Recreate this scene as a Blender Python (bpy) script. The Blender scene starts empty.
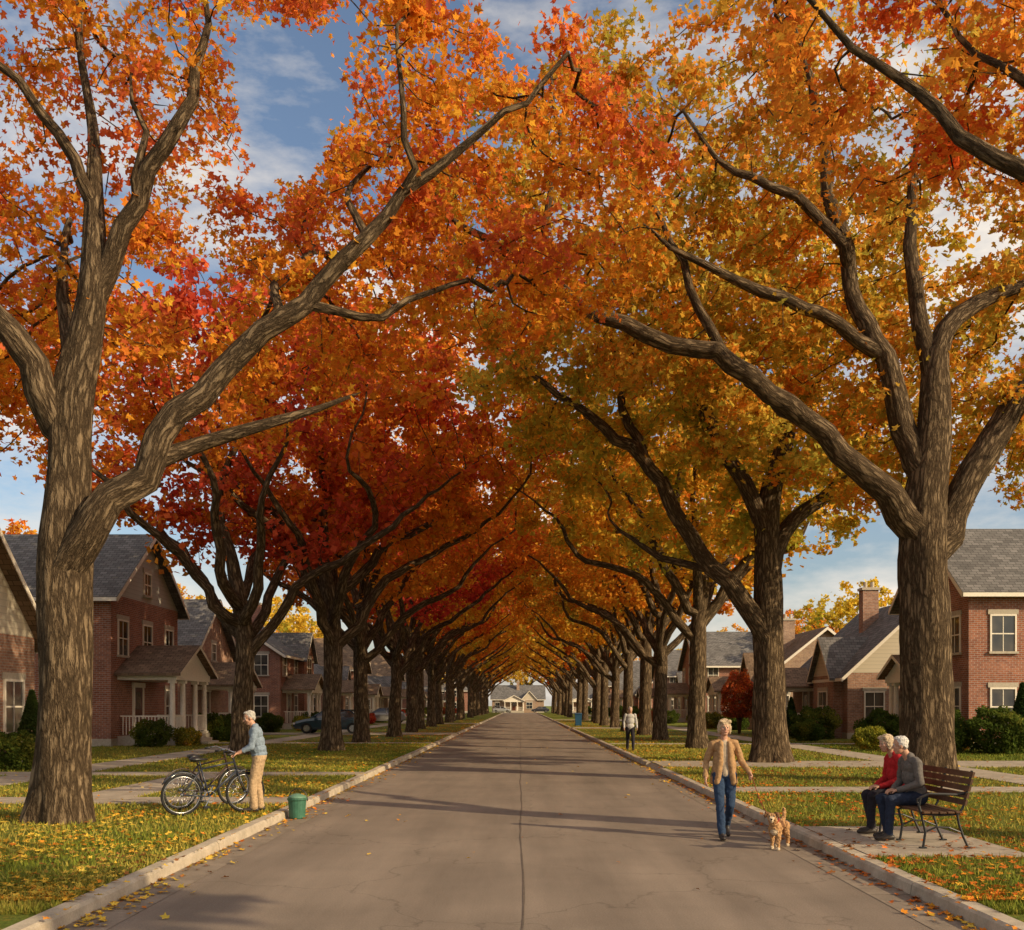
import bpy, math, random, time
import numpy as np
from mathutils import Vector, Matrix, noise as mn
T0=time.time()
R=math.radians
rng=np.random.default_rng(11); random.seed(11)
scene=bpy.context.scene
COL=scene.collection
def V(*a): return np.array(a,float)
def nrm(v): return v/max(1e-9,np.linalg.norm(v))

# ------------------------------------------------------------ materials
class M:
    def __init__(s,name,rough=.8,spec=.3):
        s.m=bpy.data.materials.new(name); s.m.use_nodes=True; s.nt=s.m.node_tree
        s.b=s.nt.nodes['Principled BSDF']; s.b.inputs['Roughness'].default_value=rough
        s.b.inputs['Specular IOR Level'].default_value=spec
        s.out=s.nt.nodes['Material Output']
    def n(s,t,**k):
        x=s.nt.nodes.new(t)
        for a,v in k.items(): setattr(x,a,v)
        return x
    def l(s,a,b): s.nt.links.new(a,b)
    def co(s,which='Object',scale=(1,1,1)):
        t=s.n('ShaderNodeTexCoord'); m=s.n('ShaderNodeMapping'); m.inputs['Scale'].default_value=scale
        s.l(t.outputs[which],m.inputs['Vector']); return m.outputs[0]
    def attr(s,name,scale=None):
        a=s.n('ShaderNodeAttribute',attribute_name=name)
        if scale is None: return a.outputs['Color']
        m=s.n('ShaderNodeMapping'); m.inputs['Scale'].default_value=scale
        s.l(a.outputs['Vector'],m.inputs['Vector']); return m.outputs[0]
    def noise(s,v,sc,det=3,ro=.6,dist=0):
        x=s.n('ShaderNodeTexNoise'); x.inputs['Scale'].default_value=sc; x.inputs['Detail'].default_value=det
        x.inputs['Roughness'].default_value=ro; x.inputs['Distortion'].default_value=dist
        s.l(v,x.inputs['Vector']); return x.outputs['Fac']
    def ramp(s,f,st):
        r=s.n('ShaderNodeValToRGB'); e=r.color_ramp.elements
        while len(e)<len(st): e.new(.5)
        for i,(p,c) in enumerate(st):
            e[i].position=p; e[i].color=(c,c,c,1) if isinstance(c,(int,float)) else (*c,1)
        s.l(f,r.inputs[0]); return r.outputs[0]
    def mix(s,f,a,b,mode='MIX'):
        x=s.n('ShaderNodeMix',data_type='RGBA',blend_type=mode)
        for k,v in ((0,f),(6,a),(7,b)):
            if isinstance(v,(int,float)): x.inputs[k].default_value=v
            elif isinstance(v,tuple): x.inputs[k].default_value=(*v,1)
            else: s.l(v,x.inputs[k])
        return x.outputs[2]
    def base(s,c):
        if isinstance(c,tuple): s.b.inputs['Base Color'].default_value=(*c,1)
        else: s.l(c,s.b.inputs['Base Color'])
        return s
    def bump(s,h,st=.5,d=.02):
        b=s.n('ShaderNodeBump'); b.inputs['Strength'].default_value=st; b.inputs['Distance'].default_value=d
        s.l(h,b.inputs['Height']); s.l(b.outputs[0],s.b.inputs['Normal']); return s

def plain(name,c,rough=.7,spec=.3,var=.25,sc=12,bump=.0,bd=.004,metal=0):
    m=M(name,rough,spec); f=m.noise(m.co(),sc)
    m.base(m.ramp(f,[(.3,tuple(x*(1-var) for x in c)),(.7,tuple(min(1,x*(1+var)) for x in c))]))
    if bump: m.bump(m.noise(m.co(),sc*4),bump,bd)
    m.b.inputs['Metallic'].default_value=metal
    return m.m

def mk_asphalt():
    m=M('asphalt',.85,.2); c=m.co()
    f=m.noise(c,60,5,.8); g=m.noise(m.co(scale=(1.1,.12,1)),1.2,4); h=m.noise(c,.5,5)
    a=m.ramp(f,[(.25,(.14,.108,.084)),(.55,(.235,.185,.145)),(.85,(.36,.29,.225))])
    a=m.mix(.75,a,m.ramp(g,[(.3,.7),(.7,1.2)]),'MULTIPLY')
    a=m.mix(.6,a,m.ramp(h,[(.35,.78),(.65,1.15)]),'MULTIPLY')
    v=m.n('ShaderNodeTexVoronoi',feature='DISTANCE_TO_EDGE'); v.inputs['Scale'].default_value=.33
    w=m.n('ShaderNodeVectorMath',operation='ADD'); nz=m.n('ShaderNodeTexNoise'); nz.inputs['Scale'].default_value=1.5; nz.inputs['Detail'].default_value=5
    m.l(c,nz.inputs['Vector']); m.l(c,w.inputs[0]); m.l(nz.outputs['Color'],w.inputs[1]); m.l(w.outputs[0],v.inputs['Vector'])
    a=m.mix(.5,a,m.ramp(v.outputs[0],[(.0,.4),(.006,1.)]),'MULTIPLY')
    m.base(a); m.bump(f,.5,.008); return m.m
def mk_concrete(name='concrete',c=(.42,.35,.27)):
    m=M(name,.85,.2); o=m.co(); f=m.noise(o,2.5,6,.7); g=m.noise(o,60,2)
    a=m.ramp(f,[(.3,tuple(x*.6 for x in c)),(.7,tuple(x*1.1 for x in c))])
    m.base(m.mix(.35,a,m.ramp(g,[(.3,.6),(.7,1.15)]),'MULTIPLY')); m.bump(g,.4,.004); return m.m
def mk_grass():
    m=M('lawn_grass',.9,.1); o=m.co(); f=m.noise(o,.7,6,.75); g=m.noise(o,22,4,.8)
    a=m.ramp(f,[(.3,(.08,.115,.016)),(.52,(.145,.165,.026)),(.68,(.24,.21,.036)),(.82,(.34,.21,.036))])
    a=m.mix(.8,a,m.ramp(g,[(.3,.5),(.7,1.35)]),'MULTIPLY')
    v=m.n('ShaderNodeTexVoronoi'); v.inputs['Scale'].default_value=7; m.l(o,v.inputs['Vector'])
    lf=m.ramp(v.outputs['Distance'],[(.16,1.),(.3,0.)])
    k=m.mix(1.,lf,m.ramp(m.noise(o,.45,4),[(.47,0.),(.65,.85)]),'MULTIPLY')
    a=m.mix(k,a,m.ramp(m.noise(o,9,2),[(.35,(.45,.15,.02)),(.6,(.55,.33,.05))]))
    m.base(a); m.bump(g,.9,.05); return m.m
def mk_brick(name,c1,c2,mort=(.34,.3,.26)):
    m=M(name,.85,.2); t=m.n('ShaderNodeUVMap'); b=m.n('ShaderNodeTexBrick')
    m.l(t.outputs[0],b.inputs['Vector']); b.inputs['Color1'].default_value=(*c1,1); b.inputs['Color2'].default_value=(*c2,1)
    b.inputs['Mortar'].default_value=(*mort,1); b.inputs['Scale'].default_value=1
    b.inputs['Brick Width'].default_value=.24; b.inputs['Row Height'].default_value=.085; b.inputs['Mortar Size'].default_value=.009
    b.inputs['Bias'].default_value=-.1
    o=m.co(); a=m.mix(.6,b.outputs['Color'],m.ramp(m.noise(o,1.2,4,.7),[(.3,.6),(.7,1.25)]),'MULTIPLY')
    a=m.mix(.5,a,m.ramp(m.noise(o,9,2),[(.3,.6),(.7,1.3)]),'MULTIPLY')
    m.base(a); return m.m
def mk_shingle(name,c):
    m=M(name,.9,.15); t=m.n('ShaderNodeUVMap'); b=m.n('ShaderNodeTexBrick'); m.l(t.outputs[0],b.inputs['Vector'])
    b.inputs['Color1'].default_value=(*[x*.7 for x in c],1); b.inputs['Color2'].default_value=(*[x*1.25 for x in c],1)
    b.inputs['Mortar'].default_value=(*[x*.35 for x in c],1); b.inputs['Scale'].default_value=1
    b.inputs['Brick Width'].default_value=.32; b.inputs['Row Height'].default_value=.2; b.inputs['Mortar Size'].default_value=.012
    m.base(m.mix(.6,b.outputs['Color'],m.ramp(m.noise(m.co(),.9,4),[(.3,.7),(.7,1.2)]),'MULTIPLY')); return m.m
def mk_siding(name,c):
    m=M(name,.6,.3); t=m.n('ShaderNodeUVMap'); w=m.n('ShaderNodeTexWave',bands_direction='Y',wave_profile='SAW')
    w.inputs['Scale'].default_value=1.6; m.l(t.outputs[0],w.inputs['Vector'])
    m.base(m.mix(.6,c,m.ramp(w.outputs['Fac'],[(0.,1.),(.85,.92),(1.,.45)]),'MULTIPLY')); return m.m
def mk_bark():
    m=M('tree_bark',.95,.08); c=m.attr('barkco',(11,11,2.1)); f=m.noise(c,1.6,6,.72,.6)
    v=m.n('ShaderNodeTexVoronoi',feature='DISTANCE_TO_EDGE'); v.inputs['Scale'].default_value=1.
    wn=m.n('ShaderNodeTexNoise'); wn.inputs['Scale'].default_value=.9; wn.inputs['Detail'].default_value=4; wn.inputs['Roughness'].default_value=.7; m.l(c,wn.inputs['Vector'])
    w=m.n('ShaderNodeVectorMath',operation='MULTIPLY_ADD'); m.l(wn.outputs['Color'],w.inputs[0]); w.inputs[1].default_value=(2.2,2.2,2.2); m.l(c,w.inputs[2]); m.l(w.outputs[0],v.inputs['Vector'])
    r=m.ramp(v.outputs[0],[(0.,0.),(.3,1.)])
    hgt=m.mix(.58,r,f)
    a=m.ramp(hgt,[(.2,(.03,.02,.012)),(.5,(.115,.078,.046)),(.8,(.26,.185,.11))])
    m.base(a); m.bump(hgt,1.,.08); return m.m
def mk_leaf(name='foliage_leaf',trans=.5):
    m=M(name); c=m.attr('lcol'); oi=m.n('ShaderNodeObjectInfo')
    hs=m.n('ShaderNodeHueSaturation'); mr=m.n('ShaderNodeMapRange'); mr.inputs[3].default_value=.488; mr.inputs[4].default_value=.515
    m.l(oi.outputs['Random'],mr.inputs[0]); m.l(mr.outputs[0],hs.inputs['Hue']); m.l(c,hs.inputs['Color'])
    d=m.n('ShaderNodeBsdfDiffuse'); t=m.n('ShaderNodeBsdfTranslucent'); x=m.n('ShaderNodeMixShader'); x.inputs[0].default_value=trans
    m.l(hs.outputs[0],d.inputs[0]); m.l(hs.outputs[0],t.inputs[0]); m.l(d.outputs[0],x.inputs[1]); m.l(t.outputs[0],x.inputs[2]); m.l(x.outputs[0],m.out.inputs[0]); return m.m
ASPH=mk_asphalt(); CONC=mk_concrete(); KERB=mk_concrete('kerb_concrete',(.5,.42,.32)); GUT=mk_concrete('gutter_concrete',(.27,.215,.165)); GRASS=mk_grass()
BR1=mk_brick('red_brick',(.36,.13,.07),(.24,.077,.046)); BR2=mk_brick('brown_brick',(.38,.2,.125),(.26,.12,.074)); BR3=mk_brick('tan_brick',(.42,.27,.17),(.3,.17,.11))
SH1=mk_shingle('grey_shingles',(.15,.138,.13)); SH2=mk_shingle('brown_shingles',(.19,.125,.08))
SID=mk_siding('cream_siding',(.58,.5,.38)); SID2=mk_siding('grey_siding',(.42,.4,.36))
TRIM=plain('white_trim_paint',(.78,.7,.58),.5,.4,.08); STONE=plain('sill_stone',(.44,.38,.3),.8,.2,.15)
DOOR=plain('dark_door_paint',(.12,.035,.02),.4,.5,.2); BLACK=plain('black_iron',(.015,.015,.016),.4,.5,.2); 
def mk_glass():
    m=M('window_glass',.06,.8); m.base(m.ramp(m.noise(m.co(),.8,2),[(.4,(.02,.022,.025)),(.62,(.1,.085,.065))])); return m.m
GLASS=mk_glass(); BARK=mk_bark(); LEAF=mk_leaf(); GLEAF=mk_leaf('ground_leaf',.15)
WOOD=plain('bench_wood',(.09,.045,.022),.6,.3,.35,6,.4)

# ------------------------------------------------------------ mesh builder
class MB:
    def __init__(s): s.v=[]; s.f=[]; s.m=[]
    def poly(s,pts,m=0):
        i=len(s.v); s.v+= [tuple(p) for p in pts]; s.f.append(tuple(range(i,i+len(pts)))); s.m.append(m)
    def box(s,x0,x1,y0,y1,z0,z1,m=0):
        x0,x1=sorted((x0,x1)); y0,y1=sorted((y0,y1)); i=len(s.v)
        s.v+=[(x0,y0,z0),(x1,y0,z0),(x1,y1,z0),(x0,y1,z0),(x0,y0,z1),(x1,y0,z1),(x1,y1,z1),(x0,y1,z1)]
        for q in ((0,3,2,1),(4,5,6,7),(0,1,5,4),(1,2,6,5),(2,3,7,6),(3,0,4,7)): s.f.append(tuple(i+k for k in q)); s.m.append(m)
    def slab(s,pts,t,m=0):
        n=len(pts); i=len(s.v); s.v+=[tuple(p) for p in pts]+[(p[0],p[1],p[2]-t) for p in pts]
        s.f.append(tuple(range(i,i+n))); s.m.append(m); s.f.append(tuple(range(i+2*n-1,i+n-1,-1))); s.m.append(m)
        for k in range(n): s.f.append((i+k,i+n+k,i+n+(k+1)%n,i+(k+1)%n)); s.m.append(m)
    def tube(s,pts,r,n=8,m=0,closed=False):
        pts=[V(*p) for p in pts]; k=len(pts); rr=r if hasattr(r,'__len__') else [r]*k; i0=len(s.v); u=None
        for i in range(k):
            if closed: t=nrm(pts[(i+1)%k]-pts[i-1])
            else: t=nrm(pts[min(i+1,k-1)]-pts[max(i-1,0)])
            if u is None: u=np.cross(t,V(0,0,1) if abs(t[2])<.9 else V(1,0,0))
            u=nrm(u-t*np.dot(u,t)); w=np.cross(t,u)
            for j in range(n):
                a=2*math.pi*j/n; s.v.append(tuple(pts[i]+rr[i]*(math.cos(a)*u+math.sin(a)*w)))
        for i in range(k if closed else k-1):
            for j in range(n):
                a=i0+i*n; b=i0+((i+1)%k)*n; s.f.append((a+j,a+(j+1)%n,b+(j+1)%n,b+j)); s.m.append(m)
        if not closed:
            s.f.append(tuple(range(i0+n-1,i0-1,-1))); s.m.append(m); e=i0+(k-1)*n; s.f.append(tuple(range(e,e+n))); s.m.append(m)
    def obj(s,name,mats,parent=None,loc=(0,0,0),rz=0,bevel=0,smooth=False):
        me=bpy.data.meshes.new(name); me.from_pydata(s.v,[],s.f); me.update()
        for x in mats: me.materials.append(x)
        me.polygons.foreach_set('material_index',s.m)
        uv=me.uv_layers.new(name='UVMap'); Z=Vector((0,0,1))
        for p in me.polygons:
            n=p.normal; t=Vector((1,0,0)) if abs(n.z)>.98 else Z.cross(n).normalized(); b=n.cross(t)
            for li in p.loop_indices:
                c=me.vertices[me.loops[li].vertex_index].co; uv.data[li].uv=(c.dot(t),c.dot(b))
        if smooth: me.shade_smooth()
        o=bpy.data.objects.new(name,me); COL.objects.link(o); o.location=loc; o.rotation_euler=(0,0,rz)
        if parent: o.parent=parent
        if bevel:
            b=o.modifiers.new('b','BEVEL'); b.width=bevel; b.segments=2; b.limit_method='ANGLE'
        return o
def empty(name,loc=(0,0,0),rz=0):
    e=bpy.data.objects.new(name,None); COL.objects.link(e); e.location=loc; e.rotation_euler=(0,0,rz); e.empty_display_size=.3; return e

# ------------------------------------------------------------ ground / road
g=MB(); g.poly([(-900,-60,-.03),(900,-60,-.03),(900,1800,-.03),(-900,1800,-.03)]); g.obj('ground',[GRASS])
RL=236
r=MB(); r.poly([(-3.5,-25,0),(3.5,-25,0),(3.5,RL,0),(-3.5,RL,0)]); r.poly([(-60,RL,0),(60,RL,0),(60,RL+8,0),(-60,RL+8,0)]); r.obj('road',[ASPH])
SEAM=plain('seam_tar',(.11,.085,.066),.7,.3)
s=MB(); y=-20
pts=[]
while y<RL: pts.append((.02+.015*math.sin(y*.7)+random.uniform(-.01,.01),y)); y+=.8
for a,b in zip(pts,pts[1:]):
    w=random.uniform(.005,.012); s.poly([(a[0]-w,a[1],.004),(a[0]+w,a[1],.004),(b[0]+w,b[1],.004),(b[0]-w,b[1],.004)])
s.obj('road_seam',[SEAM])
DRV=[(-1,59.8,63.6),(1,28.6,31.4),(-1,94,97),(1,76,79),(1,118,121)]
for sd in (-1,1):
    l=MB(); l.poly([(sd*4.08,-25,.12),(sd*300,-25,.12),(sd*300,RL-1,.12),(sd*4.08,RL-1,.12)][::sd]); l.obj('lawn',[GRASS])
    k=MB(); gt=MB(); y=-20
    while y<RL-1:
        skip=any(d[0]==sd and d[1]-.4<y+1.5<d[2]+.4 for d in DRV)
        y1=y+2.99; prof=[(3.9,-.02),(3.915,.10),(3.945,.13),(4.09,.132),(4.09,-.02)]
        j=random.uniform(-.006,.006); jz=random.uniform(-.004,.004)
        if skip: prof=[(3.9,-.02),(3.905,.01),(4.09,.125),(4.09,-.02)]
        A=[(sd*(a+j),y,b+jz) for a,b in prof]; B=[(sd*(a+j),y1,b+jz) for a,b in prof]
        for i in range(len(prof)-1): k.poly([A[i],B[i],B[i+1],A[i+1]][::sd])
        k.poly(A[::-sd]); k.poly(B[::sd])
        gt.poly([(sd*3.49,y,.004),(sd*3.905,y,.006),(sd*3.905,y1,.006),(sd*3.49,y1,.004)][::sd])
        y+=3
    k.obj('kerb',[KERB]); gt.obj('gutter',[GUT])
PATH=[(-12.8,-11.4,-20,RL-2,.14),(11.2,12.6,-20,RL-2,.14),(-22,-4.1,18,19.1,.146),(-22,-4.1,25.2,26.3,.146),(-17,-4.1,46,47.2,.146),
 (4.1,18,20.4,21.5,.146),(4.1,6.0,11.7,14.5,.146),(4.1,19,45,46.1,.146),(-8.6,-7.4,19.1,25.2,.143)]
for d in DRV: PATH.append(((-18,-4.09) if d[0]<0 else (4.09,18))+(d[1],d[2],.15))
for (x0,x1,y0,y1,z) in PATH:
    p=MB(); along=(x1-x0)<(y1-y0); L=(y1-y0) if along else (x1-x0); st=1.5; n=max(1,int(L/st)); st=L/n
    for i in range(n):
        dz=random.uniform(-.004,.0)
        if along: p.box(x0,x1,y0+i*st+.008,y0+(i+1)*st-.008,.05,z+dz)
        else: p.box(x0+i*st+.008,x0+(i+1)*st-.008,y0,y1,.05,z+dz)
    p.obj('driveway' if z>=.15 else ('sidewalk' if along and L>50 else 'footpath'),[CONC])
def onpath(x,y,m=.05):
    k=np.zeros(len(x),bool)
    for (a,b,c,d,_) in PATH: k|=(x>a-m)&(x<b+m)&(y>c-m)&(y<d+m)
    return k

# ------------------------------------------------------------ leaves
LD=(np.array([[0,0,0],[.36,.1,.07],[.2,.3,.03],[.5,.6,.12],[.17,.64,.03],[0,1,-.06],[-.17,.64,.03],[-.5,.6,.12],[-.2,.3,.03],[-.36,.1,.07]]),np.array([[0,1,2,3,4,5],[0,5,6,7,8,9]]))
LS=(np.array([[0,0,0],[.4,.5,.12],[0,1,0],[-.4,.5,.12]]),np.array([[0,1,2],[0,2,3]]))
def leafgeo(P,size,T,up=.6,flat=False):
    n=len(P); N=rng.normal(size=(n,3))*(.25 if flat else 1); N[:,2]+=up; N/=np.linalg.norm(N,axis=1)[:,None]
    t=rng.normal(size=(n,3)); t-=N*(t*N).sum(1)[:,None]; t/=np.linalg.norm(t,axis=1)[:,None]; b=np.cross(N,t)
    v,f=T; k=len(v); s=size*rng.uniform(.6,1.3,n)
    W=(v[None,:,0,None]*t[:,None]+(v[None,:,1,None]-.4)*b[:,None]+v[None,:,2,None]*N[:,None])*s[:,None,None]+P[:,None]
    F=f[None]+(np.arange(n)*k)[:,None,None]
    return W.reshape(-1,3),F.reshape(-1,f.shape[1])
def mesh_from(name,verts,groups,mats,lcol=None,bark=None,smooth0=True):
    me=bpy.data.meshes.new(name); me.vertices.add(len(verts)); me.vertices.foreach_set('co',np.asarray(verts,np.float32).ravel())
    lv=np.concatenate([g[0].ravel() for g in groups]).astype(np.int32)
    tot=np.concatenate([np.full(len(g[0]),g[0].shape[1]) for g in groups]); st=np.concatenate([[0],np.cumsum(tot)[:-1]]).astype(np.int32)
    me.loops.add(len(lv)); me.loops.foreach_set('vertex_index',lv); me.polygons.add(len(tot)); me.polygons.foreach_set('loop_start',st)
    mi=np.concatenate([np.full(len(g[0]),g[1]) for g in groups]).astype(np.int32); me.polygons.foreach_set('material_index',mi)
    me.polygons.foreach_set('use_smooth',(mi==0) if smooth0 else np.zeros(len(mi),bool))
    me.update(calc_edges=True)
    if lcol is not None:
        a=me.attributes.new('lcol','FLOAT_COLOR','FACE'); a.data.foreach_set('color',np.c_[lcol,np.ones(len(lcol))].astype(np.float32).ravel())
    if bark is not None:
        a=me.attributes.new('barkco','FLOAT_VECTOR','POINT'); a.data.foreach_set('vector',bark.astype(np.float32).ravel())
    for m in mats: me.materials.append(m)
    return me
RED=(.62,.06,.045); CRI=(.74,.11,.06); ORD=(.8,.2,.035); ORA=(.86,.33,.04); GOL=(.86,.48,.055); YEL=(.84,.62,.1); OLI=(.48,.43,.06); GRN=(.12,.15,.025); BRN=(.34,.14,.045)
def pal(P,cols,seed,k=.45):
    r2=np.random.default_rng(seed); t=np.zeros(len(P))
    for i in range(5):
        w=r2.normal(size=3)*k*(1+.5*i); t+=np.sin(P@w+r2.uniform(0,6))/(1+.4*i)
    t=.5+t*.23+rng.normal(size=len(P))*.15
    t=np.clip(t,0,.9999)*(len(cols)-1); i=t.astype(int); f=(t-i)[:,None]; c=np.array(cols)
    o=c[i]*(1-f)+c[i+1]*f
    return o*rng.uniform(.62,1.12,(len(P),1))

# ------------------------------------------------------------ trees
def spline(pts,step):
    P=[np.array(p,float) for p in pts]; P=[2*P[0]-P[1]]+P+[2*P[-1]-P[-2]]; out=[]
    for i in range(1,len(P)-2):
        n=max(1,int(np.linalg.norm((P[i+1]-P[i])[:3])/step))
        for j in range(n):
            t=j/n; a,b,c,d=P[i-1:i+3]
            out.append(.5*((2*b)+(-a+c)*t+(2*a-5*b+4*c-d)*t*t+(-a+3*b-3*c+d)*t**3))
    out.append(P[-2]); return out
def tree_mesh(name,seed,limbs,crown,natt,palette,leafT,lsize,nleaf,filt=None,step=.38,kill=.75,infl=3.2,lfilt=None,spread=.25,flare=.22,lod=False):
    rg=np.random.default_rng(seed); pos=[];par=[];mr=[]
    for li,pl in enumerate(limbs):
        sp=spline(pl,step)
        if li==0: prev=-1
        else:
            A=np.array(pos); prev=int(np.argmin(np.linalg.norm(A-sp[0][:3],axis=1))); sp=sp[1:]
        wig=np.zeros(3); m_=len(sp)
        for ii,q in enumerate(sp):
            if li>0: wig=wig*.82+rg.normal(size=3)*.07
            tp=1-.88*(ii/m_)**2.6 if li else 1-.5*(ii/m_)**4
            pos.append(q[:3]+wig); par.append(prev); mr.append(q[3]*tp); prev=len(pos)-1
    att=[]
    for (cx,cy,cz,rx,ry,rz,w) in crown:
        n=int(natt*w); d=rg.normal(size=(n,3)); d/=np.linalg.norm(d,axis=1)[:,None]
        att.append(d*(rg.uniform(.12,1,n)**.42)[:,None]*np.array([rx,ry,rz])+np.array([cx,cy,cz]))
    att=np.concatenate(att)
    if filt is not None: att=att[filt(att,rg)]
    P=np.array(pos); D=np.linalg.norm(att[:,None]-P[None],axis=2); near=D.argmin(1); nd=D.min(1)
    for it in range(110):
        act=nd<infl*(1 if it>3 else 2.2)
        if not act.any(): break
        ids,inv=np.unique(near[act],return_inverse=True)
        P=np.array(pos); dv=att[act]-P[near[act]]; dv/=np.linalg.norm(dv,axis=1)[:,None]+1e-9
        S=np.zeros((len(ids),3)); np.add.at(S,inv,dv); S/=np.linalg.norm(S,axis=1)[:,None]+1e-9
        S+=rg.normal(size=S.shape)*.27; S[:,2]+=.05; S/=np.linalg.norm(S,axis=1)[:,None]
        new=P[ids]+S*step; base=len(pos)
        for a,b in zip(new,ids): pos.append(a); par.append(int(b)); mr.append(0)
        d2=np.linalg.norm(att[:,None]-new[None],axis=2); m2=d2.min(1); a2=d2.argmin(1)+base
        up=m2<nd; nd[up]=m2[up]; near[up]=a2[up]
        keep=nd>kill; att=att[keep]; nd=nd[keep]; near=near[keep]
        if len(att)<5: break
    P=np.array(pos); n=len(P); e=2.1; acc=np.zeros(n); ch=[[] for _ in range(n)]
    rad=np.zeros(n)
    for i in range(n-1,-1,-1):
        acc_i=acc[i] if acc[i]>0 else .0115**e
        rad[i]=max(acc_i**(1/e),mr[i])
        if par[i]>=0: acc[par[i]]+=acc_i; ch[par[i]].append(i)
    VV=[];BB=[];FF=[];nv=0
    starts=[(0,-1)]
    while starts:
        c,p=starts.pop(); chain=[c]
        while ch[chain[-1]]:
            kids=sorted(ch[chain[-1]],key=lambda k:-rad[k]); 
            for k in kids[1:]: starts.append((k,chain[-1]))
            chain.append(kids[0])
        pts=[P[i] for i in chain]; rr=[rad[i] for i in chain]
        if p>=0: pts=[P[p]]+pts; rr=[min(rad[p]*.9,rr[0]*1.25)]+rr
        if len(pts)<2 or (lod and rr[0]<.02): continue
        pts.append(pts[-1]+nrm(pts[-1]-pts[-2])*.15); rr.append(.004)
        ns=44 if rr[0]>.3 else 14 if rr[0]>.09 else 6 if rr[0]>.03 else 3
        if lod: ns=min(ns,10)
        u=None; L=0; th=np.arange(ns)*2*np.pi/ns; k=len(pts); off=rg.uniform(0,50)
        trunk=p<0
        for i in range(k):
            t=nrm(pts[min(i+1,k-1)]-pts[max(i-1,0)])
            if i: L+=np.linalg.norm(pts[i]-pts[i-1])
            if u is None: u=np.cross(t,V(1,.1,0))
            u=nrm(u-t*np.dot(u,t)); w=np.cross(t,u); r0=np.full(ns,rr[i])
            if rr[i]>.07:
                f=np.array([mn.noise(Vector((math.cos(a)*1.6+off,math.sin(a)*1.6,L*.7)))+(.45*mn.noise(Vector((math.cos(a)*6+off,math.sin(a)*6,L*.9))) if ns>20 else 0) for a in th]); r0=r0*(1+.16*f)
            if trunk: z=pts[i][2]; fl=math.exp(-max(z,0)/.32); r0=r0*(1+fl*(flare+.16*np.cos(5*th+seed)+.09*np.cos(3*th)))
            VV.append(pts[i]+r0[:,None]*(np.cos(th)[:,None]*u+np.sin(th)[:,None]*w))
            BB.append(np.c_[np.cos(th)*rr[i]+off,np.sin(th)*rr[i],np.full(ns,L)])
        idx=nv+np.arange(k*ns).reshape(k,ns); a=idx[:-1]; b=idx[1:]
        FF.append(np.stack([a,np.roll(a,-1,1),np.roll(b,-1,1),b],-1).reshape(-1,4)); nv+=k*ns
    thin=np.where((rad<.032)&(P[:,2]>3))[0]
    wgt=rg.gamma(1.3,1,len(thin)); wgt/=wgt.sum()
    pick=rg.choice(thin,nleaf,p=wgt); LP=P[pick]+rg.normal(size=(nleaf,3))*np.array([spread,spread,spread*.75])
    if lfilt is not None: LP=LP[lfilt(LP)]
    W,F=leafgeo(LP,lsize,leafT); fpl=len(leafT[1])
    col=np.repeat(pal(LP,palette,seed),fpl,0)
    tv=np.concatenate(VV); tf=np.concatenate(FF)
    verts=np.concatenate([tv,W]); bark=np.concatenate([np.concatenate(BB),np.zeros((len(W),3))])
    lcol=np.concatenate([np.zeros((len(tf),3)),col])
    print(name,'nodes',n,'leaves',len(LP),'t',round(time.time()-T0,1))
    return mesh_from(name,verts,[(tf,0),(F+len(tv),1)],[BARK,LEAF],lcol,bark)
def put(name,me,loc,rz=0,sc=1,mx=1):
    o=bpy.data.objects.new(name,me); COL.objects.link(o); o.location=loc; o.rotation_euler=(0,0,rz); o.scale=(sc*mx,sc,sc); return o
def px(base,scale,gy,pts):  # limb outlines measured on a tree elevation drawing -> metres
    return [((a-base)*scale,dy,(gy-b)*scale,r_) for a,b,dy,r_ in pts]
k=.0153
L1=[px(62,k,822,[(62,824,0,.40),(63,760,0,.385),(66,680,0,.37),(64,600,0,.36),(66,540,0,.36),(66,470,.1,.31),(68,400,.1,.29),(82,320,.2,.25),(88,270,.2,.21),(80,190,.5,.15),(70,100,.8,.1),(50,0,1,.07),(40,-90,1.4,.04)]),
 px(62,k,822,[(70,560,0,.29),(100,515,0,.25),(135,475,.1,.22),(165,405,.2,.2),(230,350,.3,.18),(310,300,.3,.165),(372,238,.3,.15),(410,185,.3,.13),(470,150,.3,.12),(520,100,.3,.11),(570,30,.4,.1)]),
 px(62,k,822,[(66,450,.1,.25),(40,380,-.2,.22),(5,320,-.4,.2),(-30,250,-.6,.17),(-80,150,-.8,.12),(-120,60,-1,.08)]),
 px(62,k,822,[(86,290,.2,.17),(125,200,.0,.14),(170,130,-.1,.12),(190,60,-.1,.1),(205,-40,.3,.08)]),
 px(62,k,822,[(150,455,.1,.14),(200,437,.3,.11),(270,420,.5,.09),(330,385,.8,.06)]),
 px(62,k,822,[(78,200,.5,.1),(30,110,.2,.08),(-20,60,.1,.07),(-60,-20,0,.06)]),
 px(62,k,822,[(64,430,.2,.2),(52,340,.8,.15),(30,260,1.4,.12),(20,150,2.4,.09)]),
 px(62,k,822,[(372,238,.3,.08),(345,200,.7,.06),(330,150,1.3,.045),(340,90,2,.03)]),
 px(62,k,822,[(410,185,.3,.07),(395,110,.2,.055),(380,20,.3,.045)]),
 px(62,k,822,[(240,345,.3,.08),(262,290,.8,.06),(255,230,1.8,.05),(270,160,3,.04)]),
 px(62,k,822,[(120,205,0,.08),(140,140,.1,.06),(120,60,.3,.04)]),
 px(62,k,822,[(310,300,.3,.08),(380,290,.8,.06),(440,262,1.4,.045),(490,250,2,.03)])]
def gapL(P):
    X=P[:,0]-7.0; Y=P[:,1]+15.3; Z=P[:,2]+.12
    return ((X+.235*Y)**2/1.05**2+(Z-1.9-.6*Y)**2/1.6**2)>1
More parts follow.
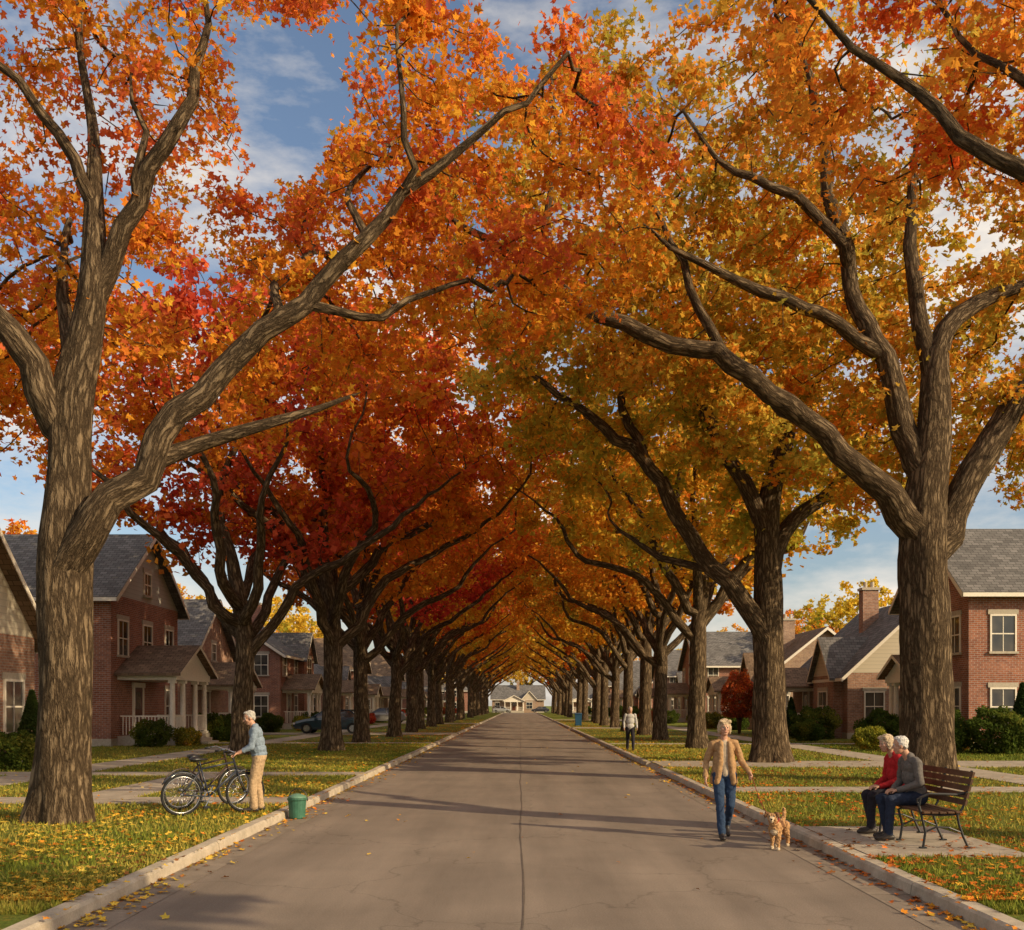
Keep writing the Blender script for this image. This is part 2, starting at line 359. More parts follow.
def fL1(P,rg): 
    ok=(P[:,2]>5.4+.38*np.maximum(0,P[:,0]))&gapL(P)
    nearr=(P[:,1]<.8)&(P[:,2]<11.5); return ok&(~nearr|(rg.random(len(P))<.12))
def lL1(P): return gapL(P)&~((P[:,1]<.5)&(P[:,2]<12.6)&(rng.random(len(P))<.66))
mL1=tree_mesh('oak_tree',3,L1,[(0,3.5,11.8,7,6,5.5,.55),(-4.5,3,8.5,4.5,5,3.2,.2),(5.5,3.5,11.3,4.8,4.5,3.3,.32)],1700,[CRI,ORD,CRI,ORD,ORA,ORD,ORA,GOL,ORD,CRI],LD,.145,54000,fL1,lfilt=lL1)
put('oak_tree',mL1,(-7.0,15.3,.12))
k=.023
R1=[px(928,k,784,[(928,786,0,.62),(927,720,0,.57),(924,640,0,.55),(922,560,0,.54),(925,500,0,.48),(935,430,.1,.38),(940,350,.2,.29),(965,310,.4,.24),(1010,285,.6,.19),(1060,262,.8,.14),(1110,200,1,.08)]),
 px(928,k,784,[(915,535,0,.4),(885,495,-.3,.29),(845,472,-.6,.25),(790,432,-.9,.23),(700,385,-1.2,.21),(620,352,-1.4,.19),(560,322,-1.5,.175),(500,285,-1.6,.16),(450,248,-1.6,.14),(410,190,-1.5,.12)]),
 px(928,k,784,[(935,560,0,.4),(965,490,.3,.33),(1000,430,.5,.31),(1040,380,.6,.28),(1100,310,.8,.22),(1160,220,1,.16)]),
 px(928,k,784,[(918,480,0,.33),(900,400,.2,.26),(880,340,.1,.22),(850,265,-.2,.19),(832,180,-.5,.17),(800,100,-.8,.15),(770,20,-1,.13)]),
 px(928,k,784,[(885,360,.1,.18),(820,325,-.3,.15),(745,305,-.7,.13),(690,290,-1,.1),(640,250,-1,.08)]),
 px(928,k,784,[(790,432,-.9,.15),(720,360,-.8,.13),(680,280,-.8,.11),(640,200,-.8,.09)]),
 px(928,k,784,[(938,380,.2,.22),(925,290,.4,.18),(935,200,.6,.15),(950,90,1,.13)]),
 px(928,k,784,[(560,322,-1.5,.1),(545,260,-1.3,.08),(560,190,-1.2,.06),(550,120,-1,.04)]),
 px(928,k,784,[(850,265,-.2,.14),(790,215,-.4,.12),(730,190,-.5,.1),(680,130,-.4,.08)])]
def fR1(P,rg):
    ok=P[:,2]>7.+.25*np.maximum(0,-P[:,0]); nearr=(P[:,1]<.2)&(P[:,2]<15); return ok&(~nearr|(rg.random(len(P))<.14))
def lR1(P): return ~((P[:,1]<-.5)&(P[:,2]<16)&(rng.random(len(P))<.66))
mR1=tree_mesh('oak_tree',8,R1,[(0,3.5,13,8,6.5,6.5,.5),(-6.5,3,14,6,5.5,4.5,.45),(5,3,10.5,4,5,3.5,.15)],2300,[ORA,GOL,OLI,GOL,ORA,YEL,OLI,GOL,OLI],LD,.18,62000,fR1,step=.45,kill=.85,lfilt=lR1)
put('oak_tree',mR1,(9.4,23,.12))
R0=[[(0,0,-.05,.5),(0,0,3,.42),(-.1,.1,5.5,.38),(-.2,.3,8,.3),(0,.5,10.5,.2),(.2,.6,13,.1)],
 [(-.1,.2,5.2,.24),(-1.3,.6,7.2,.18),(-2.9,.8,7.95,.16),(-4.2,.9,8.2,.14),(-5.2,.9,8.9,.12),(-6.2,1,9.8,.1),(-6.9,1.2,11,.08)],
 [(-.1,.2,5.5,.2),(1.2,1.,8,.15),(2.5,1.5,10,.08)],[(-2.9,.8,7.95,.1),(-3.6,1.2,9.4,.08),(-4.5,2,11,.06)],[(-.2,.3,7.6,.2),(-.6,2,9.2,.15),(-1.2,4,10.6,.1)]]
def fR0(P,rg): return (P[:,2]>8.)&((P[:,1]>1.2)|(P[:,2]>11))
mR0=tree_mesh('oak_tree',22,R0,[(-.5,2.5,12,5,4,4,.6),(-4,3.2,11.5,3.5,3,2.5,.4)],650,[ORD,ORA,GOL,ORA,GOL,ORD],LD,.14,16000,fR0)
put('oak_tree',mR0,(10.3,11.6,.12))
k=.031
R2=[px(770,k,762,[(770,764,0,.56),(770,700,0,.5),(768,620,0,.46),(768,560,0,.42),(770,500,.1,.34),(790,430,.3,.26),(800,360,.5,.18),(810,280,.8,.1)]),
 px(770,k,762,[(766,640,0,.38),(745,600,-.2,.29),(715,568,-.4,.26),(680,520,-.6,.24),(645,465,-.8,.22),(600,438,-1,.2),(555,408,-1.1,.18),(500,365,-1.2,.15)]),
 px(770,k,762,[(768,540,0,.3),(745,480,0,.24),(705,420,-.3,.2),(680,345,-.5,.17),(650,270,-.5,.13)]),
 px(770,k,762,[(768,570,0,.3),(800,520,.4,.24),(850,470,.6,.19),(900,400,1,.14)]),
 px(770,k,762,[(645,465,-.8,.16),(620,400,-.8,.13),(600,330,-.5,.1)]),
 px(770,k,762,[(715,568,-.4,.14),(660,550,.3,.11),(610,510,.8,.08)])]
def fG(P,rg): 
    ok=P[:,2]>6.3+.3*np.maximum(0,-P[:,0]); nearr=(P[:,1]<-.5)&(P[:,2]<12); return ok&(~nearr|(rg.random(len(P))<.3))
def lG(P): return ~((P[:,1]<-1)&(P[:,2]<12.5)&(rng.random(len(P))<.5))
mR2=tree_mesh('oak_tree',14,R2,[(0,2,12.5,8,7,6,.6),(-5.5,2,13,5,6,4,.4)],1600,[OLI,GOL,YEL,OLI,ORA,GOL,OLI,GOL],LS,.22,33000,fG,step=.5,kill=.95,lfilt=lG)
put('oak_tree',mR2,(7.75,31,.12))
def generic(seed,palette,fork=4.2,sz=1.,nl=23000,lod=False):
    q=np.random.default_rng(seed); tr=[(0,0,-.05,.38),(0,0,1.5,.33),(q.normal()*.08,q.normal()*.08,fork,.3),(q.normal()*.3,q.normal()*.3,fork+2.5,.22),(q.normal()*.5,q.normal()*.5,fork+5,.15),(q.normal()*.7,0,fork+8.5,.06)]
    limbs=[tr]; k=7
    for i in range(k):
        a=i*2*math.pi/k+q.uniform(-.3,.3)+math.pi; h=fork-.2+q.uniform(-.3,2.2); reach=5.5+q.uniform(-.5,1)+(1.5 if i==0 else 0); ca,sa=math.cos(a),math.sin(a)
        if i==0: h=fork-.6
        b1,b2=q.normal(size=2)*.5
        limbs.append([(0,0,h,.2),(ca*.9,sa*.9,h+.8,.18),(ca*2.+b1*.3,sa*2.,h+2.3,.15),(ca*reach*.6+b1,sa*reach*.6+b2,h+3.6,.12),(ca*reach*.8,sa*reach*.8+b1,h+4.9,.1),(ca*reach,sa*reach,h+6.2,.08)])
    return tree_mesh('maple_tree',seed,limbs,[(0,1,11.2,7.2,6.8,5.6,.75),(-4.3,1,11.4,4.5,5,3.7,.25)],800 if lod else 1300,palette,LS,.44 if lod else .25,nl,fG,step=.6 if lod else .5,kill=1.2 if lod else .95,lfilt=lG,lod=lod)
GA=generic(31,[CRI,ORD,ORD,ORA,ORD,CRI,ORA]); GB=generic(32,[ORD,ORA,ORA,GOL,ORA,GOL]); GC=generic(33,[OLI,GOL,ORA,GOL,YEL,OLI],4.8)
GR=generic(35,[RED,CRI,CRI,ORD,CRI,ORA],3.9)
FB=generic(42,[ORD,ORA,GOL,ORA],4.2,nl=6800,lod=True); FC=generic(43,[OLI,GOL,YEL,GOL],4.6,nl=6800,lod=True); FD=generic(44,[GOL,YEL,ORA,YEL],4.3,nl=6800,lod=True)
q=np.random.default_rng(5)
put('maple_tree',GR,(-10,36,.12),.15,1.08,-1); put('maple_tree',GA,(-7.3,38.8,.12),-.2,1.1,-1)
left=[48,56,65,74,83,92]; right=[41.5,51,60,69,78,87]
for i,y in enumerate(left+list(range(101,232,10))): put('maple_tree',[GB,GR,GB,GC,GA,GB][i] if i<6 else [FB,FD,FC,FB][i%4],(-7.3+q.normal()*.25,y+q.normal()*.5,.12),q.uniform(-.4,.4),q.uniform(1.0,1.1),-1)
for i,y in enumerate(right+list(range(96,232,10))): put('maple_tree',[GC,GB,GC,GC,GB,GC][i] if i<6 else [FC,FD,FB,FD][i%4],(7.5+q.normal()*.25,y+q.normal()*.5,.12),q.uniform(-.4,.4),q.uniform(.98,1.08))
for (x,y,mm,sc) in [(-34,52,FD,.85),(-31,36,FC,.7),(-36,72,FB,.9),(-33,95,FD,.8),(-30,120,FC,.9),(-35,150,FB,.9),(36,75,FD,.8),(33,98,FC,.85),(35,125,FB,.85),(36,160,FD,.9),
   (-22,256,FC,.9),(-10,268,FD,1),(2,274,FC,1),(15,270,FB,1),(28,262,FD,.95),(-38,262,FB,1),(42,264,FC,1),(-50,250,FD,1),(54,250,FB,1),(9.8,-5,FB,1.)]:  # last tree is unseen behind the camera, added to shade the near road
    put('maple_tree',mm,(x,y,.1),q.uniform(0,6) if y>0 else .2,sc)

# ------------------------------------------------------------ shrubs
def shrub_mesh(name,seed,pal_,n=5000,rz=.55,cone=False):
    q=np.random.default_rng(seed); d=q.normal(size=(n,3)); d/=np.linalg.norm(d,axis=1)[:,None]; rr=q.uniform(.5,1,n)**.4
    lump=1+.14*np.sin(d@np.array([5,3,2])+seed)+.12*np.sin(d@np.array([-4,6,5.])); P=d*(rr*lump)[:,None]*np.array([.7,.7,rz]); P[:,2]+=rz*.85
    if cone:
        h=q.uniform(0,1,n)**.8; a=q.uniform(0,6.28,n); rad=(1-h)*.55*q.uniform(.6,1,n)**.4+.03; P=np.c_[np.cos(a)*rad,np.sin(a)*rad,h*2.]
    P=P[P[:,2]>0]; W,F=leafgeo(P,.085,LS); c=np.repeat(pal(P,pal_,seed,3),2,0)
    return mesh_from(name,W,[(F,0)],[LEAF],c,smooth0=False)
SG=shrub_mesh('shrub',1,[GRN,(.08,.12,.025),GRN,(.3,.28,.05)]); SY=shrub_mesh('shrub',2,[OLI,GRN,OLI,GOL]); SRd=shrub_mesh('shrub',3,[(.3,.05,.03),CRI,BRN]); SC=shrub_mesh('evergreen_shrub',4,[(.05,.09,.025),(.08,.12,.03),(.04,.07,.02)],7000,cone=True)
jm=shrub_mesh('shrub',6,[RED,BRN,CRI,ORD],9000,1.)

# ------------------------------------------------------------ houses
def house(x,y,side,w,dep,eave,rise,axis,wall,roof,upper=None,porch=None,wins=2,name='brick_house',chim=True):
    rz=0 if side<0 else math.pi; e=empty(name,(x,y,.1),rz)
    b=MB(); t=MB(); gl=MB(); rf=MB()
    b.box(-dep,0,0,w,-.1,eave,0)
    t.box(-dep-.03,.03,-.03,w+.03,-.1,.35,1)
    um=1 if upper else 0; ov=.45; th=.16
    if axis=='x':
        c=w/2
        for X in (0,-dep): 
            pts=[(X,0,eave),(X,w,eave),(X,c,eave+rise)]; b.poly(pts if X==0 else pts[::-1],um)
        s=rise/c; z0=eave-ov*s
        rf.slab([(-dep-ov,-ov,z0+th),(ov,-ov,z0+th),(ov,c,eave+rise+th),(-dep-ov,c,eave+rise+th)],th)
        rf.slab([(-dep-ov,c,eave+rise+th),(ov,c,eave+rise+th),(ov,w+ov,z0+th),(-dep-ov,w+ov,z0+th)],th)
        for X in (ov+.003,-dep-ov-.033):
            for (ya,yb) in ((-ov,c),(w+ov,c)):
                pts=[(X,ya,z0-.08),(X,yb,eave+rise-.08),(X,yb,eave+rise+th-.03),(X,ya,z0+th-.03)]
                t.poly(pts,0); t.poly([(p[0]+.03,p[1],p[2]) for p in pts][::-1],0)
        for Y in (-ov-.06,w+ov): t.box(-dep-ov,ov,Y,Y+.06,z0-.04,z0+.12,0)
    else:
        c=-dep/2; 
        for Y in (0,w):
            pts=[(-dep,Y,eave),(0,Y,eave),(c,Y,eave+rise)]; b.poly(pts if Y==0 else pts[::-1],um)
        s=rise/(dep/2); z0=eave-ov*s
        rf.slab([(-dep-ov,-ov,z0+th),(c,-ov,eave+rise+th),(c,w+ov,eave+rise+th),(-dep-ov,w+ov,z0+th)][::-1],th)
        rf.slab([(c,-ov,eave+rise+th),(ov,-ov,z0+th),(ov,w+ov,z0+th),(c,w+ov,eave+rise+th)],th)
        for Y in (-ov-.033,w+ov+.003):
            for (xa,xb) in ((-dep-ov,c),(ov,c)):
                pts=[(xa,Y,z0-.08),(xb,Y,eave+rise-.08),(xb,Y,eave+rise+th-.03),(xa,Y,z0+th-.03)]
                t.poly(pts,0); t.poly([(p[0],p[1]+.03,p[2]) for p in pts][::-1],0)
        for X in (-dep-ov-.06,ov): t.box(X,X+.06,-ov,w+ov,z0-.04,z0+.12,0)
        gw=min(3.6,w*.38); y0=w*.58; y1=y0+gw; yc=(y0+y1)/2; gr=gw*.55; fx=.5; ge=eave-.1
        b.box(.002,fx,y0,y1,-.1,ge,0); b.poly([(fx,y0,ge),(fx,y1,ge),(fx,yc,ge+gr)],um)
        xr=-min(dep/2,(gr)/s); o2=.3
        for (ya,yb) in ((y0-o2,yc),(y1+o2,yc)):
            zz=ge-o2*gr/(gw/2); P4=[(fx+.3,ya,zz+.16),(fx+.3,yb,ge+gr+.16),(xr,yb,ge+gr+.16),(-.02,ya,zz+.16)]
            rf.slab(P4,.14)
            t.poly([(fx+.305,ya,zz-.02),(fx+.305,yb,ge+gr-.02),(fx+.305,yb,ge+gr+.17),(fx+.305,ya,zz+.17)],0)
    def wb(mb,wl,u0,u1,z0,z1,d0,d1,m=0):
        if wl=='f': mb.box(d0,d1,u0,u1,z0,z1,m)
        elif wl=='g': mb.box(.5+d0,.5+d1,u0,u1,z0,z1,m)
        elif wl=='a': mb.box(u0,u1,-d1,-d0,z0,z1,m)
        else: mb.box(u0,u1,w+d0,w+d1,z0,z1,m)
    def win(wl,u,z,ww=1.,hh=1.5):
        wb(gl,wl,u-ww/2,u+ww/2,z,z+hh,-.02,.012)
        f=.07
        for a,bb_ in ((u-ww/2-f,u-ww/2),(u+ww/2,u+ww/2+f)): wb(t,wl,a,bb_,z,z+hh,-.02,.06)
        wb(t,wl,u-ww/2-f,u+ww/2+f,z+hh,z+hh+f,-.02,.062); wb(t,wl,u-ww/2-f-.06,u+ww/2+f+.06,z-.1,z,-.02,.11,1)
        wb(t,wl,u-ww/2,u+ww/2,z+hh*.5-.025,z+hh*.5+.025,-.01,.035); wb(t,wl,u-.015,u+.015,z,z+hh*.5-.025,-.01,.03); wb(t,wl,u-.015,u+.015,z+hh*.5+.025,z+hh,-.01,.03)
        wb(t,wl,u-ww/2-.15,u+ww/2+.15,z+hh+f,z+hh+f+.2,-.02,.045,1)
    two=eave>5; fl=[1.0,4.0] if two else [1.0]
    for zz in fl:
        for wl in ('a','b'):
            for u in np.linspace(-dep+1.4,-1.4,max(2,wins)): win(wl,u,zz,.95,1.45)
        n=2 if w<8 else 3
        for u in np.linspace(1.3,w-1.3,n):
            if axis=='y' and u>w*.58-.6: continue
            if zz==fl[0] and porch and porch[0]-.2<u<porch[1]+.2: continue
            win('f',u,zz,1.05,1.5)
        if axis=='y': win('g',w*.58+min(3.6,w*.38)/2,zz,1.5,1.5)
    if axis=='x' and rise>2: win('f',w/2,eave+.35,.8,1.0)
    if axis=='y' and rise>2:
        for wl in 'ab': win(wl,-dep/2,eave+.3,.8,1.1)
    dy=(porch[0]+porch[1])/2 if porch else w*.5
    dm=MB(); dm.box(.002,.05,dy-.48,dy+.48,.5,2.6,0); dm.box(.05,.07,dy-.33,dy-.05,.75,1.4,0); dm.box(.05,.07,dy+.05,dy+.33,.75,1.4,0); dm.box(.05,.06,dy-.3,dy+.3,1.6,2.4,1); dm.obj('door',[DOOR,GLASS],e)
    for a in (dy-.62,dy+.48): t.box(0.002,.09,a,a+.14,.4,2.6,0)
    t.box(.002,.12,dy-.68,dy+.68,2.6,2.82,0)
    if porch:
        p0,p1,pd,ph,pg=porch; c=(p0+p1)/2; pm=MB()
        pm.box(.04,pd,p0,p1,-.1,.45,1)
        for i in range(3): pm.box(pd,pd+.9-.3*i,c-.8,c+.8,-.1,.15*(i+1),1)
        for cy in [p0+.2,c-.85,c+.85,p1-.2]:
            pm.tube([(pd-.22,cy,.5),(pd-.22,cy,1.2),(pd-.22,cy,ph-.12)],[.13,.125,.105],12,0); pm.box(pd-.38,pd-.06,cy-.16,cy+.16,.45,.56,0); pm.box(pd-.37,pd-.07,cy-.15,cy+.15,ph-.14,ph,0)
        pm.box(.04,pd,p0,p1,ph,ph+.3,0)
        for (ya,yb) in ((p0+.3,c-.95),(c+.95,p1-.3)):
            pm.box(pd-.25,pd-.19,ya,yb,1.28,1.34,0); pm.box(pd-.25,pd-.19,ya,yb,.6,.65,0)
            for yy in np.arange(ya+.1,yb,.14): pm.box(pd-.235,pd-.205,yy,yy+.035,.65,1.28,0)
        for yy in (p0+.17,p1-.2):
            pm.box(.1,pd-.35,yy,yy+.05,1.28,1.34,0)
            for xx in np.arange(.2,pd-.4,.14): pm.box(xx,xx+.035,yy+.01,yy+.04,.5,1.28,0)
        o=.3; zr=ph+.3; hh=(p1-p0)/2*.5
        pm.poly([(pd-.05,p0,zr),(pd-.05,p1,zr),(pd-.05,c,zr+hh)],0)
        if pg:
            sl=hh/((p1-p0)/2)
            pm.slab([(.02,p0-o,zr-o*sl+.14),(pd+o,p0-o,zr-o*sl+.14),(pd+o,c,zr+hh+.14),(.02,c,zr+hh+.14)],.12,2)
            pm.slab([(.02,c,zr+hh+.14),(pd+o,c,zr+hh+.14),(pd+o,p1+o,zr-o*sl+.14),(.02,p1+o,zr-o*sl+.14)],.12,2)
            for (ya,yb) in ((p0-o,c),(p1+o,c)): pm.poly([(pd+o+.004,ya,zr-o*sl-.02),(pd+o+.004,yb,zr+hh-.02),(pd+o+.004,yb,zr+hh+.15),(pd+o+.004,ya,zr-o*sl+.15)],0)
        pm.obj('porch',[TRIM,STONE,SH2],e)
    if chim:
        cx=-dep*.35; cy=w*.5 if axis=='y' else w*.25; zt=eave+rise+1.; b.box(cx-.45,cx+.45,cy-.35,cy+.35,eave,zt,0); t.box(cx-.52,cx+.52,cy-.42,cy+.42,zt,zt+.15,1)
        for q_ in (-.2,.2): t.tube([(cx+q_,cy,zt+.15),(cx+q_,cy,zt+.5)],.11,10,1)
    b.obj('walls',[wall,upper or wall],e); t.obj('window_frames_and_trim',[TRIM,STONE],e); gl.obj('window_glass',[GLASS],e); rf.obj('roof',[roof],e)
    return e
house(-15.2,25.3,-1,6,9,3.9,2.8,'x',BR2,SH2,SID,None,2,'brick_and_siding_house',False)
house(-17.6,43,-1,8.4,9,6.6,3.1,'x',BR1,SH1,SID2,(.6,5.4,2.6,2.9,True),2,chim=False)
house(-19,57,-1,10,10,4.2,4,'x',BR2,SH1,None,(1,6,2.4,2.7,True),2)
house(-17.5,73,-1,10,9,5.6,3,'y',BR1,SH1,None,(.5,4.5,2.2,2.7,True),2)
house(18.4,48.2,1,7.2,10,6.6,2.9,'x',BR1,SH1,None,(2.2,5.4,1.6,2.8,True),3,chim=False)
house(17.2,63,1,10.5,8.4,3.5,3.9,'y',BR2,SH1,SID,(1,5,2,2.6,True),2)
house(17.2,81,1,10,9,3.6,3.6,'y',BR3,SH2,None,(1,5,2.2,2.6,True),2)
i=0
for y in range(91,225,17):
    wm=[BR2,BR1,BR3][i%3]; house(-17.5-q.uniform(0,2),y,-1,10,9,[3.6,5.8][i%2],3.4,'yx'[i%2],wm,[SH1,SH2][i%2],[None,SID][i%2],(.8,4.8,2.2,2.7,True),2,chim=i%2==0)
    house(17.5+q.uniform(0,2),y+17,1,10,9,[5.8,3.6][i%2],3.4,'yx'[(i+1)%2],[BR1,BR3,BR2][i%3],SH1,None,(.8,4.8,2.2,2.7,True),2,chim=i%2==1); i+=1
for (hx,hw,hm,he) in ((-7,13,BR3,3.4),(-26,13,BR1,5.6),(10,14,BR2,3.6)):
    e=house(0,0,-1,hw,10,he,3.4,'y',hm,SH1,SID,(3,8,2,2.6,True),2); e.location=(hx,251,.05); e.rotation_euler=(0,0,-math.pi/2)
for (x,y,mm,sc) in [(-14.4,29.5,SC,1.1),(-13.9,27.2,SG,1.),(-15.5,42.2,SG,1.1),(-14.4,43.3,SY,.8),(-14.6,49,SG,1.1),(-15.8,51,SG,1.3),(-14.2,50.4,SG,.9),(-16.4,53,SRd,.9),(-17,57.5,SG,1.2),(-16.5,66,SG,1.2),(-15,69,SY,1.),(-15.4,74,SG,1.2),(-14.5,79,SC,.8),
  (16.6,42,SG,1.4),(16.2,40.5,SG,1.2),(16,44,SG,1.5),(17,39.2,SY,1),(15.5,52.5,SG,1.6),(14.7,54.2,SC,1.1),(14.9,57,SRd,.8),(15.4,60,SG,1.3),(14.2,49.5,SG,1.),(16.1,64,SG,1.4),(15.2,71,SG,1.3),(14.5,76,SY,1.2),(14,40,SY,.9),(15.8,37.5,SG,1.5),(17.5,36.6,SG,1.6),(18.9,37.6,SC,1.3),(17.2,40.4,SC,1.2)]:
    put(mm.name.split('.')[0],mm,(x,y,.12),q.uniform(0,6),sc)
for y in range(84,220,9):
    for sd in (-1,1): put('shrub',[SG,SY,SRd][int(q.integers(3))],(sd*(15+q.uniform(-1,1)),y+q.uniform(-3,3),.12),q.uniform(0,6),q.uniform(1,1.6))
o=MB(); 
for a in range(5): o.tube([(0,0,0),(.1*math.cos(a*1.3),.1*math.sin(a*1.3),.8),(.7*math.cos(a*1.3),.7*math.sin(a*1.3),2.2)],[.09,.06,.02],8,0)
E=empty('red_japanese_maple',(13.6,62,.12)); o.obj('trunk',[WOOD],E,smooth=True); c=put('crown',jm,(0,0,1.),0,1.5); c.parent=E

# ------------------------------------------------------------ fallen leaves and grass
n=34000; ys=9+ (rng.random(n)**2.2)*110; sd=rng.choice([-1,1],n); xs=sd*(4.0+np.abs(rng.gamma(1.4,2.6,n)))
n2=3000; y2=7+(rng.random(n2)**1.8)*90; sd2=rng.choice([-1,1],n2); x2=sd2*(3.89-np.minimum(3.8,rng.gamma(.9,.14,n2))); 
n3=90; y3=7+(rng.random(n3)**1.6)*70; x3=rng.uniform(-3.6,3.6,n3)
X=np.r_[xs,x2,x3]; Yy=np.r_[ys,y2,y3]; Zz=np.where(np.abs(X)>4.08,.15,np.where(np.abs(X)>3.88,.15,.018)); pm_=onpath(X,Yy,0); Zz[pm_]=.165
clump=np.sin(X*1.3+Yy*.7)+np.sin(Yy*1.9-X*.6)+np.sin(X*3.1+2)
keep=~(pm_&(rng.random(len(X))<.75))&((clump>-.3)|(rng.random(len(X))<.3)); P=np.c_[X,Yy,Zz][keep]
W,F=leafgeo(P,.075,LD,1.,flat=True); W[:,2]=np.maximum(W[:,2],np.repeat(P[:,2]-.008,10))
me=mesh_from('fallen_leaves',W,[(F,0)],[GLEAF],np.repeat(pal(P,[BRN,ORD,ORA,GOL,YEL,BRN],9,.3),2,0)*.85,smooth0=False); put('fallen_leaves',me,(0,0,0))
n=200000; ys=8.5+(rng.random(n)**1.9)*40; xs=rng.choice([-1,1],n)*(4.1+rng.random(n)**1.2*14); k_=~onpath(xs,ys,.02); xs=xs[k_];ys=ys[k_]; n=len(xs)
a=rng.uniform(0,6.28,n); h=rng.uniform(.03,.08,n); w_=.007+ys*.00035; lx=rng.normal(size=n)*.025; ly=rng.normal(size=n)*.025
B=np.stack([np.c_[xs-np.cos(a)*w_,ys-np.sin(a)*w_,np.full(n,.115)],np.c_[xs+np.cos(a)*w_,ys+np.sin(a)*w_,np.full(n,.115)],np.c_[xs+lx,ys+ly,.12+h]],1).reshape(-1,3)
Pg=np.c_[xs,ys,np.zeros(n)]
me=mesh_from('grass_blades',B,[(np.arange(3*n).reshape(-1,3),0)],[GLEAF],pal(Pg,[(.12,.17,.025),(.2,.24,.035),(.31,.3,.05),(.42,.34,.07),(.2,.24,.035)],4,.5),smooth0=False); put('grass_blades',me,(0,0,0))

